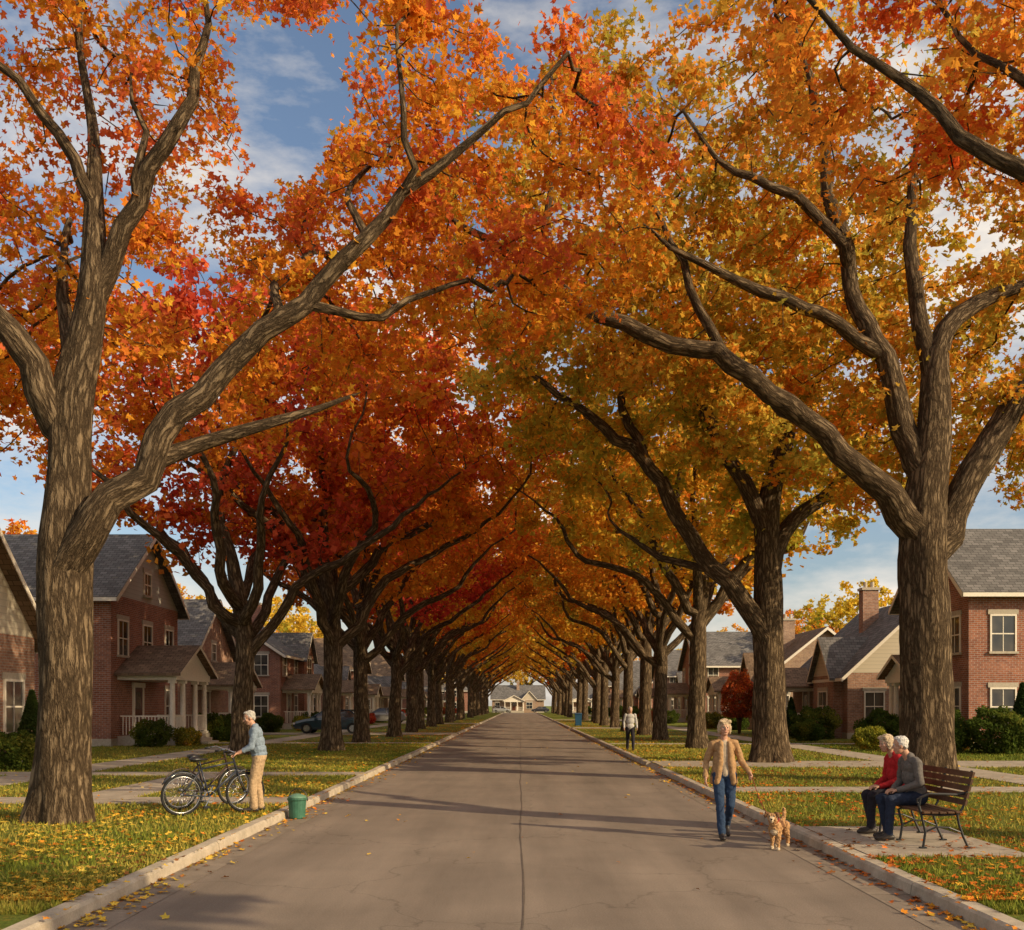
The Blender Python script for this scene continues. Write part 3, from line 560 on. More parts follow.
# ------------------------------------------------------------ figures
def cloth(name,c,sc=30,var=.2,rough=.9): return plain(name,c,rough,.15,var,sc,.35,.006)
SKIN=M('skin',.55,.35); SKIN.base(SKIN.ramp(SKIN.noise(SKIN.co(),40),[(.3,(.42,.22,.14)),(.7,(.55,.31,.21))])); SKIN=SKIN.m
EYEW=plain('eye_white',(.42,.38,.34),.3,.5,.05); EYED=plain('iris',(.03,.02,.015),.2,.6,.1); LIP=plain('lips',(.38,.15,.11),.5,.4,.1)
SHOE=plain('dark_shoe_leather',(.03,.022,.018),.5,.4); 
def hairm(name,c): return plain(name,c,.6,.35,.4,70,.8,.01)
class Fig:
    def __init__(s): s.p=[]; s.mats=[]
    def mi(s,m):
        if m not in s.mats: s.mats.append(m)
        return s.mats.index(m)
    def c(s,a,b,ra,rb,m): s.p.append(('c',np.array(a,float),np.array(b,float),ra,rb,s.mi(m)))
    def chain(s,pts,rs,m):
        for i in range(len(pts)-1): s.c(pts[i],pts[i+1],rs[i],rs[i+1],m)
    def e(s,c,r,B,m): s.p.append(('e',np.array(c,float),np.array(r,float),np.array(B,float),0,s.mi(m)))
    def build(s,name,parent,vox=.006,amp=None,it=3):
        vs=[];fs=[];off=0
        for p in s.p:
            n=14
            if p[0]=='c':
                a,b=p[1],p[2]; d=b-a; L=np.linalg.norm(d); t=d/max(L,1e-6) if L>1e-6 else V(0,0,1)
                u=nrm(np.cross(t,V(1,0,0) if abs(t[0])<.8 else V(0,1,0))); w=np.cross(t,u); rings=[]
                for q_ in (-84,-60,-35,-10): rings.append((a+t*p[3]*math.sin(R(q_)),p[3]*math.cos(R(q_))))
                for q_ in (10,35,60,84): rings.append((b+t*p[4]*math.sin(R(q_)),p[4]*math.cos(R(q_))))
            else:
                Bm=p[3]; rr=p[2]; a=p[1]; rings=None
            if rings is None:
                g_=[-84,-62,-40,-20,0,20,40,62,84]; k=len(g_)
                for q_ in g_:
                    for j in range(n):
                        th=2*math.pi*j/n; l_=V(math.cos(R(q_))*math.cos(th)*rr[0],math.cos(R(q_))*math.sin(th)*rr[1],math.sin(R(q_))*rr[2]); vs.append(a+Bm[0]*l_[0]+Bm[1]*l_[1]+Bm[2]*l_[2])
                flip=np.dot(np.cross(Bm[0],Bm[1]),Bm[2])<0
            else:
                k=len(rings)
                for (c_,r_) in rings:
                    for j in range(n):
                        th=2*math.pi*j/n; vs.append(c_+r_*(math.cos(th)*u+math.sin(th)*w))
                flip=np.dot(np.cross(u,w),t)<0
            F_=[]
            for i_ in range(k-1):
                for j in range(n): F_.append((off+i_*n+j,off+i_*n+(j+1)%n,off+(i_+1)*n+(j+1)%n,off+(i_+1)*n+j))
            F_.append(tuple(off+j for j in range(n-1,-1,-1))); F_.append(tuple(off+(k-1)*n+j for j in range(n)))
            if flip: F_=[f[::-1] for f in F_]
            fs+=F_; off+=k*n
        me=bpy.data.meshes.new('tmp'); me.from_pydata([tuple(v) for v in vs],[],fs); o=bpy.data.objects.new('tmp',me); COL.objects.link(o)
        m=o.modifiers.new('r','REMESH'); m.mode='VOXEL'; m.voxel_size=vox
        m=o.modifiers.new('s','SMOOTH'); m.factor=.5; m.iterations=it
        dg=bpy.context.evaluated_depsgraph_get(); me2=bpy.data.meshes.new_from_object(o.evaluated_get(dg)); bpy.data.objects.remove(o)
        nv=len(me2.vertices); co=np.zeros(nv*3,np.float32); me2.vertices.foreach_get('co',co); co=co.reshape(-1,3).astype(float)
        def part(Q):
            best=np.full(len(Q),1e9); idx=np.zeros(len(Q),int)
            for p in s.p:
                if p[0]=='c':
                    d=p[2]-p[1]; t=np.clip(((Q-p[1])@d)/max(d@d,1e-9),0,1); sdv=np.linalg.norm(Q-p[1]-t[:,None]*d,axis=1)-(p[3]+(p[4]-p[3])*t)
                else:
                    l_=(Q-p[1])@p[3].T; qn=np.linalg.norm(l_/p[2],axis=1); ln_=np.linalg.norm(l_,axis=1); sdv=(qn-1)*ln_/np.maximum(qn,1e-6)
                k=sdv<best; best[k]=sdv[k]; idx[k]=p[5]
            return idx
        if amp:
            vi=part(co); no=np.zeros(nv*3,np.float32); me2.vertices.foreach_get('normal',no); no=no.reshape(-1,3)
            for i_ in range(nv):
                a_=amp.get(s.mats[vi[i_]].name)
                if a_: q_=co[i_]; co[i_]=q_+no[i_]*a_[0]*(mn.noise(Vector(q_*a_[1]))+.5*mn.noise(Vector(q_*a_[1]*2.3)))
            me2.vertices.foreach_set('co',co.astype(np.float32).ravel())
        me2.materials.clear()
        for m in s.mats: me2.materials.append(m)
        fc=np.zeros(len(me2.polygons)*3,np.float32); me2.polygons.foreach_get('center',fc)
        me2.polygons.foreach_set('material_index',part(fc.reshape(-1,3).astype(float)).astype(np.int32)); me2.shade_smooth(); me2.update()
        o=bpy.data.objects.new(name,me2); COL.objects.link(o); o.parent=parent; return o
def basis(f,u):
    u=nrm(np.array(u,float)); f=np.array(f,float); f=nrm(f-u*np.dot(f,u)); return np.array([np.cross(u,f),f,u])
def head(F,c,f,u,hair,style,s=1.):
    B=basis(f,u); l,f,u=B; P=lambda a,b,d: c+s*(l*a+f*b+u*d)
    F.e(P(0,-.008,.03),(.073*s,.09*s,.09*s),B,SKIN); F.e(P(0,.02,-.03),(.06*s,.066*s,.078*s),B,SKIN); F.e(P(0,.036,-.082),(.04*s,.042*s,.03*s),B,SKIN)
    F.c(P(0,.083,.008),P(0,.101,-.022),.008*s,.0135*s,SKIN)
    for q_ in (-1,1):
        F.e(P(q_*.075,-.005,-.008),(.012*s,.02*s,.032*s),B,SKIN); F.e(P(q_*.034,.055,-.022),(.024*s,.026*s,.024*s),B,SKIN)
        F.e(P(q_*.029,.074,.004),(.0125*s,.008*s,.007*s),B,EYEW); F.e(P(q_*.029,.080,.004),(.0072*s,.005*s,.0066*s),B,EYED)
        F.c(P(q_*.014,.083,.024),P(q_*.042,.073,.024),.006*s,.005*s,hair)
    F.e(P(0,.086,-.056),(.021*s,.008*s,.007*s),B,LIP)
    if style=='bob':
        F.e(P(0,-.02,.05),(.086*s,.1*s,.085*s),B,hair)
        for q_ in (-1,1):
            F.e(P(q_*.072,-.02,-.01),(.028*s,.058*s,.082*s),B,hair); F.e(P(q_*.05,.042,.088),(.042*s,.036*s,.028*s),B,hair)
        F.e(P(0,-.06,-.02),(.078*s,.046*s,.085*s),B,hair)
    elif style=='short':
        F.e(P(0,-.025,.05),(.079*s,.09*s,.077*s),B,hair); F.e(P(0,.02,.1),(.058*s,.048*s,.022*s),B,hair); F.e(P(0,-.06,-.0),(.067*s,.04*s,.06*s),B,hair)
        for q_ in (-1,1): F.e(P(q_*.07,-.022,.02),(.014*s,.04*s,.04*s),B,hair)
    return B
def hand(F,w,d,n,side,curl=.5,s=1.):
    d=nrm(d); n=nrm(n-d*np.dot(n,d)); lt=np.cross(d,n)*side
    for i,(o_,L) in enumerate(((.03,.068),(.0105,.076),(-.0095,.071),(-.029,.056))):
        k0=w+d*.088*s+lt*o_*s; F.c(w+d*.012*s+lt*o_*.6*s,k0,.0155*s,.0125*s,SKIN)
        p=k0; a=curl*.5
        for j,(fr,rr) in enumerate(((.45,.0098),(.32,.009),(.23,.008))):
            dd=d*math.cos(a)+n*math.sin(a); q_=p+dd*L*fr*s+lt*o_*.06*s; F.c(p,q_,rr*s,rr*.93*s,SKIN); p=q_; a+=curl
    t0=w+d*.03*s+lt*.026*s; t1=t0+(lt*.6+d*.6+n*.35)*.038*s; t2=t1+(lt*.15+d*.8+n*.5)*.032*s; F.c(t0,t1,.0135*s,.011*s,SKIN); F.c(t1,t2,.011*s,.009*s,SKIN)
def shoe(F,a,t,sole,m=SHOE):
    t=nrm(np.array(t,float))
    F.c(a-t*.045+V(0,0,sole),a+t*.06+V(0,0,sole),.038,.04,m); F.c(a+t*.06+V(0,0,sole),a+t*.165+V(0,0,sole-.004),.041,.031,m); F.c(a+V(0,0,sole+.04),a+t*.05+V(0,0,sole+.01),.045,.04,m)
TAN=cloth('tan_cardigan_knit',(.36,.215,.105)); SHIRT=cloth('cream_shirt',(.42,.34,.25)); JEAN=cloth('blue_denim',(.03,.052,.1),60); 
BLUE=cloth('grey_blue_shirt',(.2,.25,.31)); KHA=cloth('khaki_trousers',(.42,.29,.17)); RED_=cloth('red_sweater',(.42,.022,.025)); GREYJ=cloth('grey_jacket',(.13,.115,.105)); DKJ=cloth('dark_jeans',(.022,.03,.055)); DKP=cloth('dark_trousers',(.025,.022,.028)); PLG=cloth('pale_grey_coat',(.42,.4,.38))
HB=hairm('ash_blonde_hair',(.48,.36,.23)); HG=hairm('grey_hair',(.44,.41,.37)); HW=hairm('white_hair',(.62,.59,.55)); HGB=hairm('light_blonde_hair',(.5,.38,.25))
AMP={}
for m_ in (TAN,BLUE,RED_,GREYJ): AMP[m_.name]=(.010,11)
for m_ in (JEAN,KHA,DKJ,DKP): AMP[m_.name]=(.009,13)
for m_ in (HB,HG,HW,HGB): AMP[m_.name]=(.008,42)
# --- walking woman
F=Fig(); f=V(-.03,-1,0); Bd=basis(f,(0,0,1)); l,fw,u=Bd
P=lambda a,b,z: l*a+fw*b+u*z
hipR,hipL=P(-.085,0,.9),P(.085,0,.9); knR=P(-.085,.15,.50); anR=P(-.075,.24,.1); knL=P(.08,.06,.47); anL=P(.08,-.26,.17)
for h_,k_,a_ in ((hipR,knR,anR),(hipL,knL,anL)): F.chain([h_,h_*.45+k_*.55,k_,k_*.55+a_*.45,a_],[.098,.08,.062,.06,.055],JEAN)
F.e(P(0,.0,.92),(.165,.115,.12),Bd,JEAN)
F.e(P(0,-.015,1.02),(.172,.12,.14),Bd,TAN); F.e(P(0,-.015,1.17),(.16,.11,.15),Bd,TAN); F.e(P(0,-.015,1.29),(.165,.105,.12),Bd,TAN)
F.e(P(0,-.03,.92),(.185,.13,.12),Bd,TAN)
for a_ in np.linspace(50,310,14):
    r_=R(a_); F.c(P(.125*math.sin(r_),.075*math.cos(r_)-.01,1.12),P(.165*math.sin(r_),.105*math.cos(r_)-.015,.80),.04,.034,TAN)
for q_ in (-1,1): F.c(P(q_*.06,.078,1.36),P(q_*.075,.105,1.1),.036,.042,TAN); F.c(P(q_*.075,.105,1.1),P(q_*.115,.1,.80),.044,.04,TAN)
F.c(P(0,.03,1.33),P(0,.045,1.05),.07,.07,SHIRT); F.c(P(0,.045,1.05),P(0,.05,.93),.07,.074,SHIRT)
F.c(P(-.125,-.01,1.36),P(.125,-.01,1.36),.052,.052,TAN)
F.c(P(0,-.01,1.38),P(0,.005,1.5),.05,.045,SKIN); F.c(P(-.045,-.03,1.405),P(.045,-.03,1.405),.048,.048,TAN)
shR,shL=P(-.158,-.01,1.345),P(.158,-.01,1.345)
elR,wrR=P(-.245,-.06,1.09),P(-.275,.07,.89); elL,wrL=P(.25,-.05,1.1),P(.33,.13,.95)
for a_,b_,c_ in ((shR,elR,wrR),(shL,elL,wrL)): F.chain([a_,b_,c_],[.058,.048,.036],TAN)
hand(F,wrR,nrm(wrR-elR)*.6+V(0,0,-.6),l,-1,.45); hand(F,wrL,nrm(wrL-elL)+V(0,0,-.2),-l,1,1.1)
head(F,P(0,.03,1.575),fw+V(.05,0,-.05),V(0,0,1),HB,'bob')
shoe(F,anR+V(0,0,-.055),fw,0); F.c(anL+V(0,0,-.03)-fw*.03,anL-fw*.0+V(0,0,-.05)+fw*.05,.042,.04,SHOE); F.c(anL+fw*.05+V(0,0,-.07),anL+fw*.14+V(0,0,-.135),.042,.032,SHOE)
W_=empty('walking_woman',(2.92,14.3,0)); F.build('body',W_,.006,AMP)
wh=np.array([2.92,14.3,0])+wrL+nrm(wrL-elL)*.08
# --- dog
FUR=plain('tan_fur',(.46,.26,.12),.9,.15,.4,25,.8,.015); FURW=plain('cream_fur',(.6,.47,.32),.9,.15,.3,25,.8,.015); FURD=plain('dark_fur',(.2,.1,.05),.9,.15,.4,25,.8,.015); NOSE=plain('dog_nose',(.012,.01,.01),.35,.5)
AD={FUR.name:(.012,45),FURW.name:(.012,45),FURD.name:(.012,45)}
D=Fig(); Bd=basis(V(-.5,-.86,0),(0,0,1)); l,fw,u=Bd
D.e(P(0,.12,.29),(.078,.11,.095),Bd,FUR); D.e(P(0,-.03,.3),(.07,.13,.075),Bd,FURD); D.e(P(0,-.16,.3),(.07,.09,.078),Bd,FUR); D.e(P(0,.17,.26),(.055,.06,.07),Bd,FURW)
D.chain([P(0,.16,.32),P(0,.23,.39),P(0,.26,.42)],[.07,.055,.055],FUR)
hc=P(-.0,.29,.445); hf=nrm(fw*.6+V(0,-.6,0)); Bh=basis(hf,(0,0,1)); Q=lambda a,b,z: hc+Bh[0]*a+Bh[1]*b+Bh[2]*z
D.e(Q(0,0,0),(.058,.06,.055),Bh,FUR); D.c(Q(0,.04,-.015),Q(0,.1,-.025),.034,.025,FURW); D.e(Q(0,.127,-.016),(.014,.01,.011),Bh,NOSE); D.c(Q(0,.05,-.04),Q(0,.09,-.045),.02,.015,FURW)
for q_ in (-1,1):
    D.chain([Q(q_*.045,-.01,.04),Q(q_*.07,.0,.045),Q(q_*.082,.015,.0)],[.02,.024,.014],FURD); D.e(Q(q_*.024,.052,.016),(.009,.007,.009),Bh,NOSE)
    st=.05*q_
    D.chain([P(q_*.05,.13,.27),P(q_*.055,.12+st,.17),P(q_*.055,.13+st,.08),P(q_*.055,.135+st,.03)],[.045,.03,.022,.022],FUR); D.c(P(q_*.055,.135+st,.024),P(q_*.055,.165+st,.02),.025,.022,FURW)
    D.chain([P(q_*.05,-.17,.29),P(q_*.06,-.12-st,.2),P(q_*.06,-.21-st,.12),P(q_*.06,-.2-st,.03)],[.062,.044,.024,.022],FUR); D.c(P(q_*.06,-.2-st,.024),P(q_*.06,-.165-st,.02),.024,.022,FURW)
D.chain([P(0,-.22,.34),P(0,-.29,.41),P(0,-.3,.48),P(0,-.26,.52)],[.03,.026,.024,.012],FUR)
DE=empty('small_brown_dog',(3.42,13.25,0)); D.build('body',DE,.006,AD,2)
dn=np.array([3.42,13.25,0])+P(0,.2,.4)
ls=MB(); pts=[wh+(dn-wh)*t+V(0,0,-.12*math.sin(math.pi*t)) for t in np.linspace(0,1,14)]; ls.tube(pts,.006,6); ls.obj('dog_leash',[plain('red_leash',(.2,.03,.02))],smooth=True)
co_=MB(); ax=nrm(fw*.7+u*.7); uu=nrm(np.cross(ax,V(1,0,0))); ww=np.cross(ax,uu); c0=P(0,.2,.4); co_.tube([c0+.066*(math.cos(t)*uu+math.sin(t)*ww) for t in np.linspace(0,2*math.pi,20)[:-1]],.009,6,0,True); co_.obj('collar',[plain('red_collar',(.3,.03,.02))],DE)
# --- elderly man by the bicycles
F=Fig(); Bd=basis(V(-1,-.25,0),(0,0,1)); l,fw,u=Bd
hipR,hipL=P(-.085,0,.88),P(.085,0,.88)
for h_,k_,a_ in ((hipR,P(-.095,.03,.47),P(-.1,-.02,.1)),(hipL,P(.1,.1,.48),P(.11,.08,.1))):
    F.chain([h_,h_*.5+k_*.5,k_,k_*.5+a_*.5,a_],[.105,.088,.07,.066,.066],KHA); shoe(F,a_+V(0,0,-.055),fw+(h_-hipR)*.5,0)
F.e(P(0,0,.92),(.165,.125,.12),Bd,KHA)
Bt=basis(V(-1,-.25,-.3),fw*.15+V(0,0,1))
F.e(P(0,.015,1.03),(.17,.135,.12),Bt,BLUE); F.e(P(0,.035,1.16),(.165,.13,.15),Bt,BLUE); F.e(P(0,.05,1.3),(.18,.115,.13),Bt,BLUE); F.e(P(0,.0,.95),(.172,.132,.07),Bt,BLUE)
F.c(P(-.15,.065,1.36),P(.15,.065,1.36),.06,.06,BLUE); F.c(P(0,.075,1.38),P(0,.125,1.48),.058,.052,SKIN); F.c(P(-.04,.065,1.41),P(.04,.065,1.41),.055,.055,BLUE)
for q_ in (-1,1):
    s_=P(q_*.185,.065,1.35); e_=P(q_*.225,.12,1.08); w_2=P(q_*.19,.33,.98)
    F.chain([s_,e_],[.064,.054],BLUE); F.c(e_,e_*.45+w_2*.55,.05,.044,BLUE); F.c(e_*.5+w_2*.5,w_2,.036,.027,SKIN); hand(F,w_2,fw+V(0,0,-.25),V(0,0,-1),q_,1.15)
head(F,P(0,.155,1.55),fw+V(0,-.15,-.5),V(0,0,1)+fw*.3,HG,'short')
OM=empty('elderly_man',(-4.33,16.6,.132)); F.build('body',OM,.006,AMP)
# --- seated pair
def seated(name,loc,top,pants,hair,style,s,legsp,lean,headf,shoe_m=SHOE):
    global l,fw,u
    F=Fig(); Bd=basis(V(-1,-.12,0),(0,0,1)); l,fw,u=Bd; sh=.45
    for q_ in (-1,1):
        hp=P(q_*.09,0,sh+.10); kn=P(q_*legsp,.43,sh+.075); an=P(q_*(legsp-.01),.40+.05*q_,.1)
        F.chain([hp,hp*.5+kn*.5,kn],[.098,.088,.068],pants); F.chain([kn,kn*.5+an*.5,an],[.066,.06,.052],pants); shoe(F,an+V(0,0,-.055),fw,0,shoe_m)
    F.e(P(0,-.01,sh+.10),(.165*s,.11,.1),Bd,pants)
    Bt=basis(fw,V(0,0,1)+fw*lean)
    T=lambda a,b,z: P(a,b+lean*(z),z+sh)
    F.e(T(0,-.02,.17),(.165*s,.125,.13),Bt,top); F.e(T(0,-.01,.36),(.16*s,.125,.16),Bt,top); F.e(T(0,-.02,.5),(.175*s,.115,.12),Bt,top)
    F.c(T(-.14*s,-.01,.58),T(.14*s,-.01,.58),.06,.06,top); F.c(T(0,0,.6),T(0,.04,.71),.055,.05,SKIN); F.c(T(-.04,-.015,.635),T(.04,-.015,.635),.052,.052,top)
    for q_ in (-1,1):
        a_=T(q_*.18*s,-.01,.56); b_=T(q_*.235*s,.03,.3); c_=P(q_*.07,.29,sh+.2)
        F.chain([a_,b_],[.062,.053],top); F.chain([b_,c_],[.052,.038],top); hand(F,c_,fw*.8-l*q_*.5+V(0,0,-.12),V(0,0,-1),q_,.5)
    head(F,T(0,.08,.775),headf,V(0,0,1)+fw*.12,hair,style)
    E=empty(name,loc); F.build('body',E,.006,AMP); return E
seated('seated_elderly_man',(5.2,13.1,.146),GREYJ,DKJ,HW,'short',1.05,.13,.2,V(-1,.25,-.25))
seated('seated_woman',(5.2,13.72,.146),RED_,DKP,HGB,'bob',.92,.09,.14,V(-1,-.3,-.12))
# --- distant walker
F=Fig(); Bd=basis(V(0,-1,0),(0,0,1)); l,fw,u=Bd
for q_ in (-1,1):
    h_=P(q_*.085,0,.88); k_=P(q_*.09,.12*q_+.04,.48); a_=P(q_*.09,.22*q_,.1); F.chain([h_,k_,a_],[.1,.07,.055],DKP); shoe(F,a_+V(0,0,-.055),fw,0)
    F.chain([P(q_*.18,0,1.38),P(q_*.24,-.03,1.1),P(q_*.25,.12,.9)],[.062,.052,.036],PLG); hand(F,P(q_*.25,.12,.9),V(0,0,-1)+fw*.2,-l*q_,q_,.4)
F.e(P(0,0,.94),(.17,.125,.14),Bd,PLG); F.e(P(0,0,1.15),(.165,.12,.18),Bd,PLG); F.e(P(0,0,1.32),(.18,.11,.12),Bd,PLG); F.c(P(0,0,1.4),P(0,.01,1.5),.055,.05,SKIN)
head(F,P(0,.02,1.58),fw,V(0,0,1),HG,'short'); E=empty('pedestrian',(4.3,39,.132)); F.build('body',E,.009,None)

# ------------------------------------------------------------ bench
def bench():
    E=empty('park_bench',(5.16,13.0,.146),0)
    w=MB(); Lh=.82
    for i in range(5): x=-.24+i*.098; w.box(x,x+.08,-Lh,Lh,.425+abs(i-1.5)*.003,.45+abs(i-1.5)*.003)
    w.obj('seat',[WOOD],E,bevel=.006)
    b=MB()
    for i in range(5):
        z=.53+i*.085; x=.255+i*.022; A=[(x,-Lh,z),(x+.02,-Lh,z+.068),(x+.045,-Lh,z+.063),(x+.025,-Lh,z-.005)]
        B_=[(p[0],Lh,p[2]) for p in A]; b.poly(A); b.poly(B_[::-1])
        for k in range(4): b.poly([A[k],B_[k],B_[(k+1)%4],A[(k+1)%4]])
    b.obj('backrest',[WOOD],E,bevel=.004)
    for y in (-.74,.0,.74):
        m=MB()
        m.tube([(-.22,y,0),(-.19,y,.2),(-.24,y,.4),(-.2,y,.418),(0,y,.405),(.22,y,.415),(.27,y,.5),(.33,y,.72),(.38,y,.95)],.016,8)
        m.tube([(.34,y,0),(.27,y,.15),(.22,y,.3),(.2,y,.41)],.016,8); m.tube([(-.19,y,.2),(-.05,y,.26),(.1,y,.25),(.25,y,.19)],.012,8)
        if y: m.tube([(-.24,y,.41),(-.27,y,.52),(-.25,y,.62),(-.15,y,.665),(.05,y,.66),(.2,y,.655),(.32,y,.68)],.018,8); m.tube([(-.25,y,.62),(-.29,y,.6),(-.29,y,.56),(-.26,y,.55)],.012,8)
        for x in (-.22,.34): m.box(x-.04,x+.04,y-.03,y+.03,0,.015)
        m.obj('iron_frame',[BLACK],E,smooth=False)
bench()
# ------------------------------------------------------------ bicycles
TY=plain('tyre_rubber',(.02,.02,.02),.8,.2); CH=plain('bike_chrome',(.5,.5,.5),.25,.5,.1,metal=.9)
def bike(loc,rz,col,lean=0):
    E=empty('bicycle',loc,rz); E.rotation_euler=(lean,0,rz); r_=.335
    FRM=plain('bike_frame_paint',col,.35,.5)
    for nm,cx in (('rear_wheel',0),('front_wheel',1.04)):
        m=MB(); ring=lambda r0:[(cx+r0*math.cos(t),0,r_+r0*math.sin(t)) for t in np.linspace(0,2*math.pi,41)[:-1]]
        m.tube(ring(r_-.018),.019,8,0,True); m.tube(ring(r_-.045),.010,6,1,True); m.tube([(cx,-.05,r_),(cx,.05,r_)],.022,8,1)
        for i in range(20):
            t=i*math.pi/10; m.tube([(cx+.02*math.cos(t+1),(.03 if i%2 else -.03),r_+.02*math.sin(t+1)),(cx+(r_-.045)*math.cos(t),0,r_+(r_-.045)*math.sin(t))],.0025,4,1)
        fa=[(cx+(r_+.025)*math.cos(t),0,r_+(r_+.025)*math.sin(t)) for t in np.linspace(R(35 if cx else 10),R(150 if not cx else 160),14)]; m.tube(fa,.012,6,2)
        m.obj(nm,[TY,CH,FRM],E,smooth=True)
    m=MB(); bb=(.44,0,.29); st=(.3,0,.74); hd=(.84,0,.84); hl=(.88,0,.7)
    for a,b_,rr in ((bb,st,.016),(st,hd,.015),(bb,hl,.018),((.3,0,.74),(.27,0,.86),.012)): m.tube([a,b_],rr,8,0)
    for q_ in (-.045,.045): m.tube([(0,q_,r_),(.44,q_*.5,.29)],.01,6,0); m.tube([(0,q_,r_),st],.009,6,0); m.tube([(.89,q_*.8,.66),(.97,q_*1.1,.48),(1.04,q_*1.1,r_)],.011,6,0)
    m.tube([(.9,0,.64),(.82,0,.9),(.81,0,.98)],.018,8,0); m.obj('frame',[FRM],E,smooth=True)
    m=MB(); m.tube([(.7,-.28,1.0),(.78,-.2,1.03),(.83,-.08,1.0),(.83,.08,1.0),(.78,.2,1.03),(.7,.28,1.0)],.012,8,0)
    for q_ in (-1,1): m.tube([(.62,q_*.3,.99),(.74,q_*.27,1.01)],.018,8,1)
    m.obj('handlebar',[CH,BLACK],E,smooth=True)
    m=MB(); m.tube([(.12,0,.885),(.2,0,.905),(.3,0,.895),(.4,0,.89)],[.06,.085,.045,.02],10,0); o=m.obj('saddle',[BLACK],E,smooth=True); o.scale=(1,1,.5); o.location=(0,0,.45)
    m=MB(); m.tube([(.44,-.07,.29),(.44,.07,.29)],.015,8,0); m.tube([(.44+.09*math.cos(t),-.05,.29+.09*math.sin(t)) for t in np.linspace(0,2*math.pi,25)[:-1]],.006,6,0,True)
    m.tube([(.44,-.07,.29),(.36,-.07,.14)],.009,6,0); m.tube([(.44,.07,.29),(.52,.07,.44)],.009,6,0); m.box(.31,.41,-.15,-.07,.12,.145,1); m.box(.47,.57,.07,.15,.43,.455,1)
    m.tube([(.44,-.05,.375),(0,-.05,r_+.035)],.004,4,0); m.tube([(.44,-.05,.205),(0,-.05,r_-.035)],.004,4,0); m.tube([(.3,.05,.3),(.25,.2,.0)],.008,6,0)
    m.obj('cranks_pedals_chain',[CH,BLACK],E)
bike((-5.4,15.95,.132),R(36),(.03,.035,.05),R(4)); bike((-5.75,16.9,.132),R(50),(.05,.03,.025),R(5))
# ------------------------------------------------------------ green lidded bucket
GB_=plain('green_plastic',(.04,.13,.08),.5,.4,.2); GB2=plain('pale_green_plastic',(.11,.22,.15),.5,.4,.15)
E=empty('green_garden_bin',(-3.72,16.7,.007))
m=MB(); m.tube([(0,0,0),(0,0,.02),(0,0,.3),(0,0,.315),(0,0,.34)],[.12,.13,.15,.165,.165],20,0); m.obj('bucket',[GB_],E,smooth=False)
m=MB(); m.tube([(0,0,.341),(0,0,.37),(0,0,.4),(0,0,.415)],[.158,.145,.09,.03],20,0); m.obj('lid',[GB2],E,smooth=True)
m=MB(); m.tube([(.163*math.cos(t),.05,.3+.19*math.sin(t)) for t in np.linspace(R(-5),R(185),16)],.008,6,0); m.obj('handle',[BLACK],E)
# ------------------------------------------------------------ wheelie bins + car
def wbin(x,y,c):
    E=empty('wheeled_trash_bin',(x,y,.135)); m=MB()
    A=[(-.24,-.28,.06),(.24,-.28,.06),(.24,.22,.06),(-.24,.22,.06)]; B_=[(-.29,-.34,1.),(.29,-.34,1.),(.29,.3,1.),(-.29,.3,1.)]
    m.poly(A[::-1]); m.poly(B_)
    for k in range(4): m.poly([A[k],A[(k+1)%4],B_[(k+1)%4],B_[k]])
    m.obj('bin_body',[c],E,bevel=.02); m=MB(); m.slab([(-.32,-.38,1.03),(.32,-.38,1.03),(.32,.34,1.1),(-.32,.34,1.1)],.05); m.obj('lid',[c],E,bevel=.015)
    m=MB(); m.tube([(-.28,.25,.1),(-.22,.25,.1)],.1,14); m.tube([(.22,.25,.1),(.28,.25,.1)],.1,14); m.tube([(-.3,.36,1.),(.3,.36,1.)],.018,8); m.obj('wheels_and_handle',[BLACK],E)
BB_=plain('blue_plastic',(.02,.08,.16),.45,.4); wbin(4.9,84,BB_)
HLM=plain('headlamp',(.6,.6,.6),.1,.6); TLM=plain('tail_lamp',(.3,.01,.01),.2,.5)
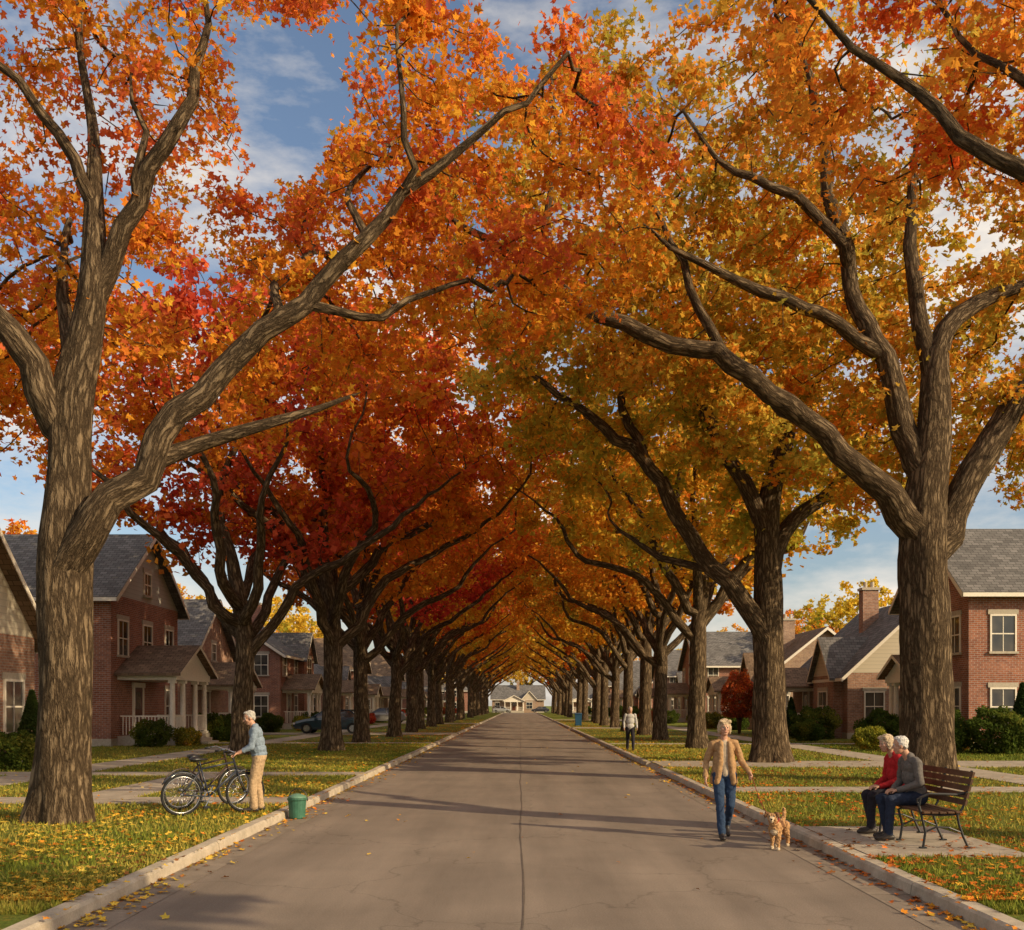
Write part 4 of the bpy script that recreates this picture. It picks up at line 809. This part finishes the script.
def car(name,loc,rz,c):
    E=empty(name,loc,rz); PT=plain('car_paint',c,.22,.6,.05); PT.node_tree.nodes['Principled BSDF'].inputs['Coat Weight'].default_value=.6
    L=[(-2.2,.45,.72,.80),(-2.1,.3,.95,.86),(-1.4,.25,1.0,.9),(-.6,.25,1.0,.91),(.7,.25,.98,.91),(1.5,.25,.9,.89),(2.1,.3,.75,.82),(2.25,.42,.6,.74)]
    m=MB(); rings=[]
    for x,z0,z1,hw in L: rings.append([(x,-hw*.92,z0),(x,-hw,z0+.15),(x,-hw,z1-.15),(x,-hw*.9,z1),(x,hw*.9,z1),(x,hw,z1-.15),(x,hw,z0+.15),(x,hw*.92,z0)])
    for a,b_ in zip(rings,rings[1:]):
        for k in range(8): m.poly([a[k],a[(k+1)%8],b_[(k+1)%8],b_[k]])
    m.poly(rings[0][::-1]); m.poly(rings[-1]); m.obj('car_body',[PT],E)
    gm=MB(); bx=[(-1.8,-.8,.99),(1.15,-.8,.96),(1.15,.8,.96),(-1.8,.8,.99)]; tx=[(-1.15,-.62,1.42),(.3,-.62,1.44),(.3,.62,1.44),(-1.15,.62,1.42)]
    for k in range(4): gm.poly([bx[k],bx[(k+1)%4],tx[(k+1)%4],tx[k]])
    gm.obj('windows',[GLASS],E); m=MB(); m.slab([(-1.22,-.65,1.47),(.36,-.65,1.485),(.36,.65,1.485),(-1.22,.65,1.47)],.045)
    for q_ in (-1,1):
        for (a,b_) in (((1.17,q_*.805,.96),(.32,q_*.63,1.46)),((-1.82,q_*.805,.99),(-1.17,q_*.63,1.44)),((-.35,q_*.815,.98),(-.35,q_*.635,1.45))): m.tube([a,b_],.035,6)
        m.box(.8,.98,q_*.9,q_*1.02,.98,1.1)
    m.obj('roof_and_pillars',[PT],E)
    m=MB()
    for x in (-1.4,1.4):
        for q_ in (-1,1): m.tube([(x,q_*.72,.33),(x,q_*.925,.33)],.33,24,0); m.tube([(x,q_*.92,.33),(x,q_*.935,.33)],.2,16,1)
    m.obj('wheels',[TY,CH],E)
    m=MB(); 
    for q_ in (-.62,.62): m.box(2.1,2.26,q_-.16,q_+.16,.56,.68,0); m.box(-2.225,-2.1,q_-.16,q_+.16,.72,.86,1)
    m.obj('lamps',[HLM,TLM],E)
car('parked_car',(-11.6,61.8,.15),math.pi,(.02,.045,.06)); car('parked_car',(-4.5,246.5,.05),0,(.3,.3,.3)); car('parked_car',(5,246.5,.05),math.pi,(.03,.03,.04)); car('parked_car',(-13,95.5,.15),math.pi,(.25,.24,.22))

# ------------------------------------------------------------ light, sky, camera
EL,AZ=R(26),R(120)   # azimuth: clockwise from +y (road direction) towards +x
w=bpy.data.worlds.new('World'); scene.world=w; w.use_nodes=True; nt=w.node_tree; bg=nt.nodes['Background']
sky=nt.nodes.new('ShaderNodeTexSky'); sky.sky_type='NISHITA'; sky.sun_disc=False; sky.sun_elevation=EL; sky.sun_rotation=AZ; sky.air_density=1; sky.dust_density=2.5
tc=nt.nodes.new('ShaderNodeTexCoord'); mp=nt.nodes.new('ShaderNodeMapping'); mp.inputs['Scale'].default_value=(1.2,1.2,3.2); nz=nt.nodes.new('ShaderNodeTexNoise'); nz.inputs['Scale'].default_value=2.6; nz.inputs['Detail'].default_value=8; nz.inputs['Roughness'].default_value=.6
rp=nt.nodes.new('ShaderNodeValToRGB'); rp.color_ramp.elements[0].position=.40; rp.color_ramp.elements[1].position=.62
mx=nt.nodes.new('ShaderNodeMix'); mx.data_type='RGBA'; mx.inputs[7].default_value=(6.4,5.8,5.1,1)
L_=nt.links.new; L_(tc.outputs['Generated'],mp.inputs[0]); L_(mp.outputs[0],nz.inputs['Vector']); L_(nz.outputs['Fac'],rp.inputs[0]); L_(rp.outputs[0],mx.inputs[0]); L_(sky.outputs[0],mx.inputs[6]); L_(mx.outputs[2],bg.inputs['Color'])
bg.inputs['Strength'].default_value=.15
sl=bpy.data.lights.new('sun','SUN'); sl.energy=5; sl.angle=R(.5); sl.color=(1,.8,.5); so=bpy.data.objects.new('sun',sl); COL.objects.link(so)
d=Vector((math.sin(AZ)*math.cos(EL),math.cos(AZ)*math.cos(EL),math.sin(EL))); so.rotation_euler=d.to_track_quat('Z','Y').to_euler()
cam=bpy.data.cameras.new('camera'); co=bpy.data.objects.new('camera',cam); COL.objects.link(co); scene.camera=co
co.location=(0,0,1.9); co.rotation_euler=(R(90),0,0); cam.sensor_width=36; cam.lens=36*1000/1024; cam.shift_x=-.0078; cam.shift_y=.2344; cam.clip_end=3000
scene.view_settings.view_transform='Standard'; scene.view_settings.look='None'; scene.view_settings.exposure=0
print('built',round(time.time()-T0,1))
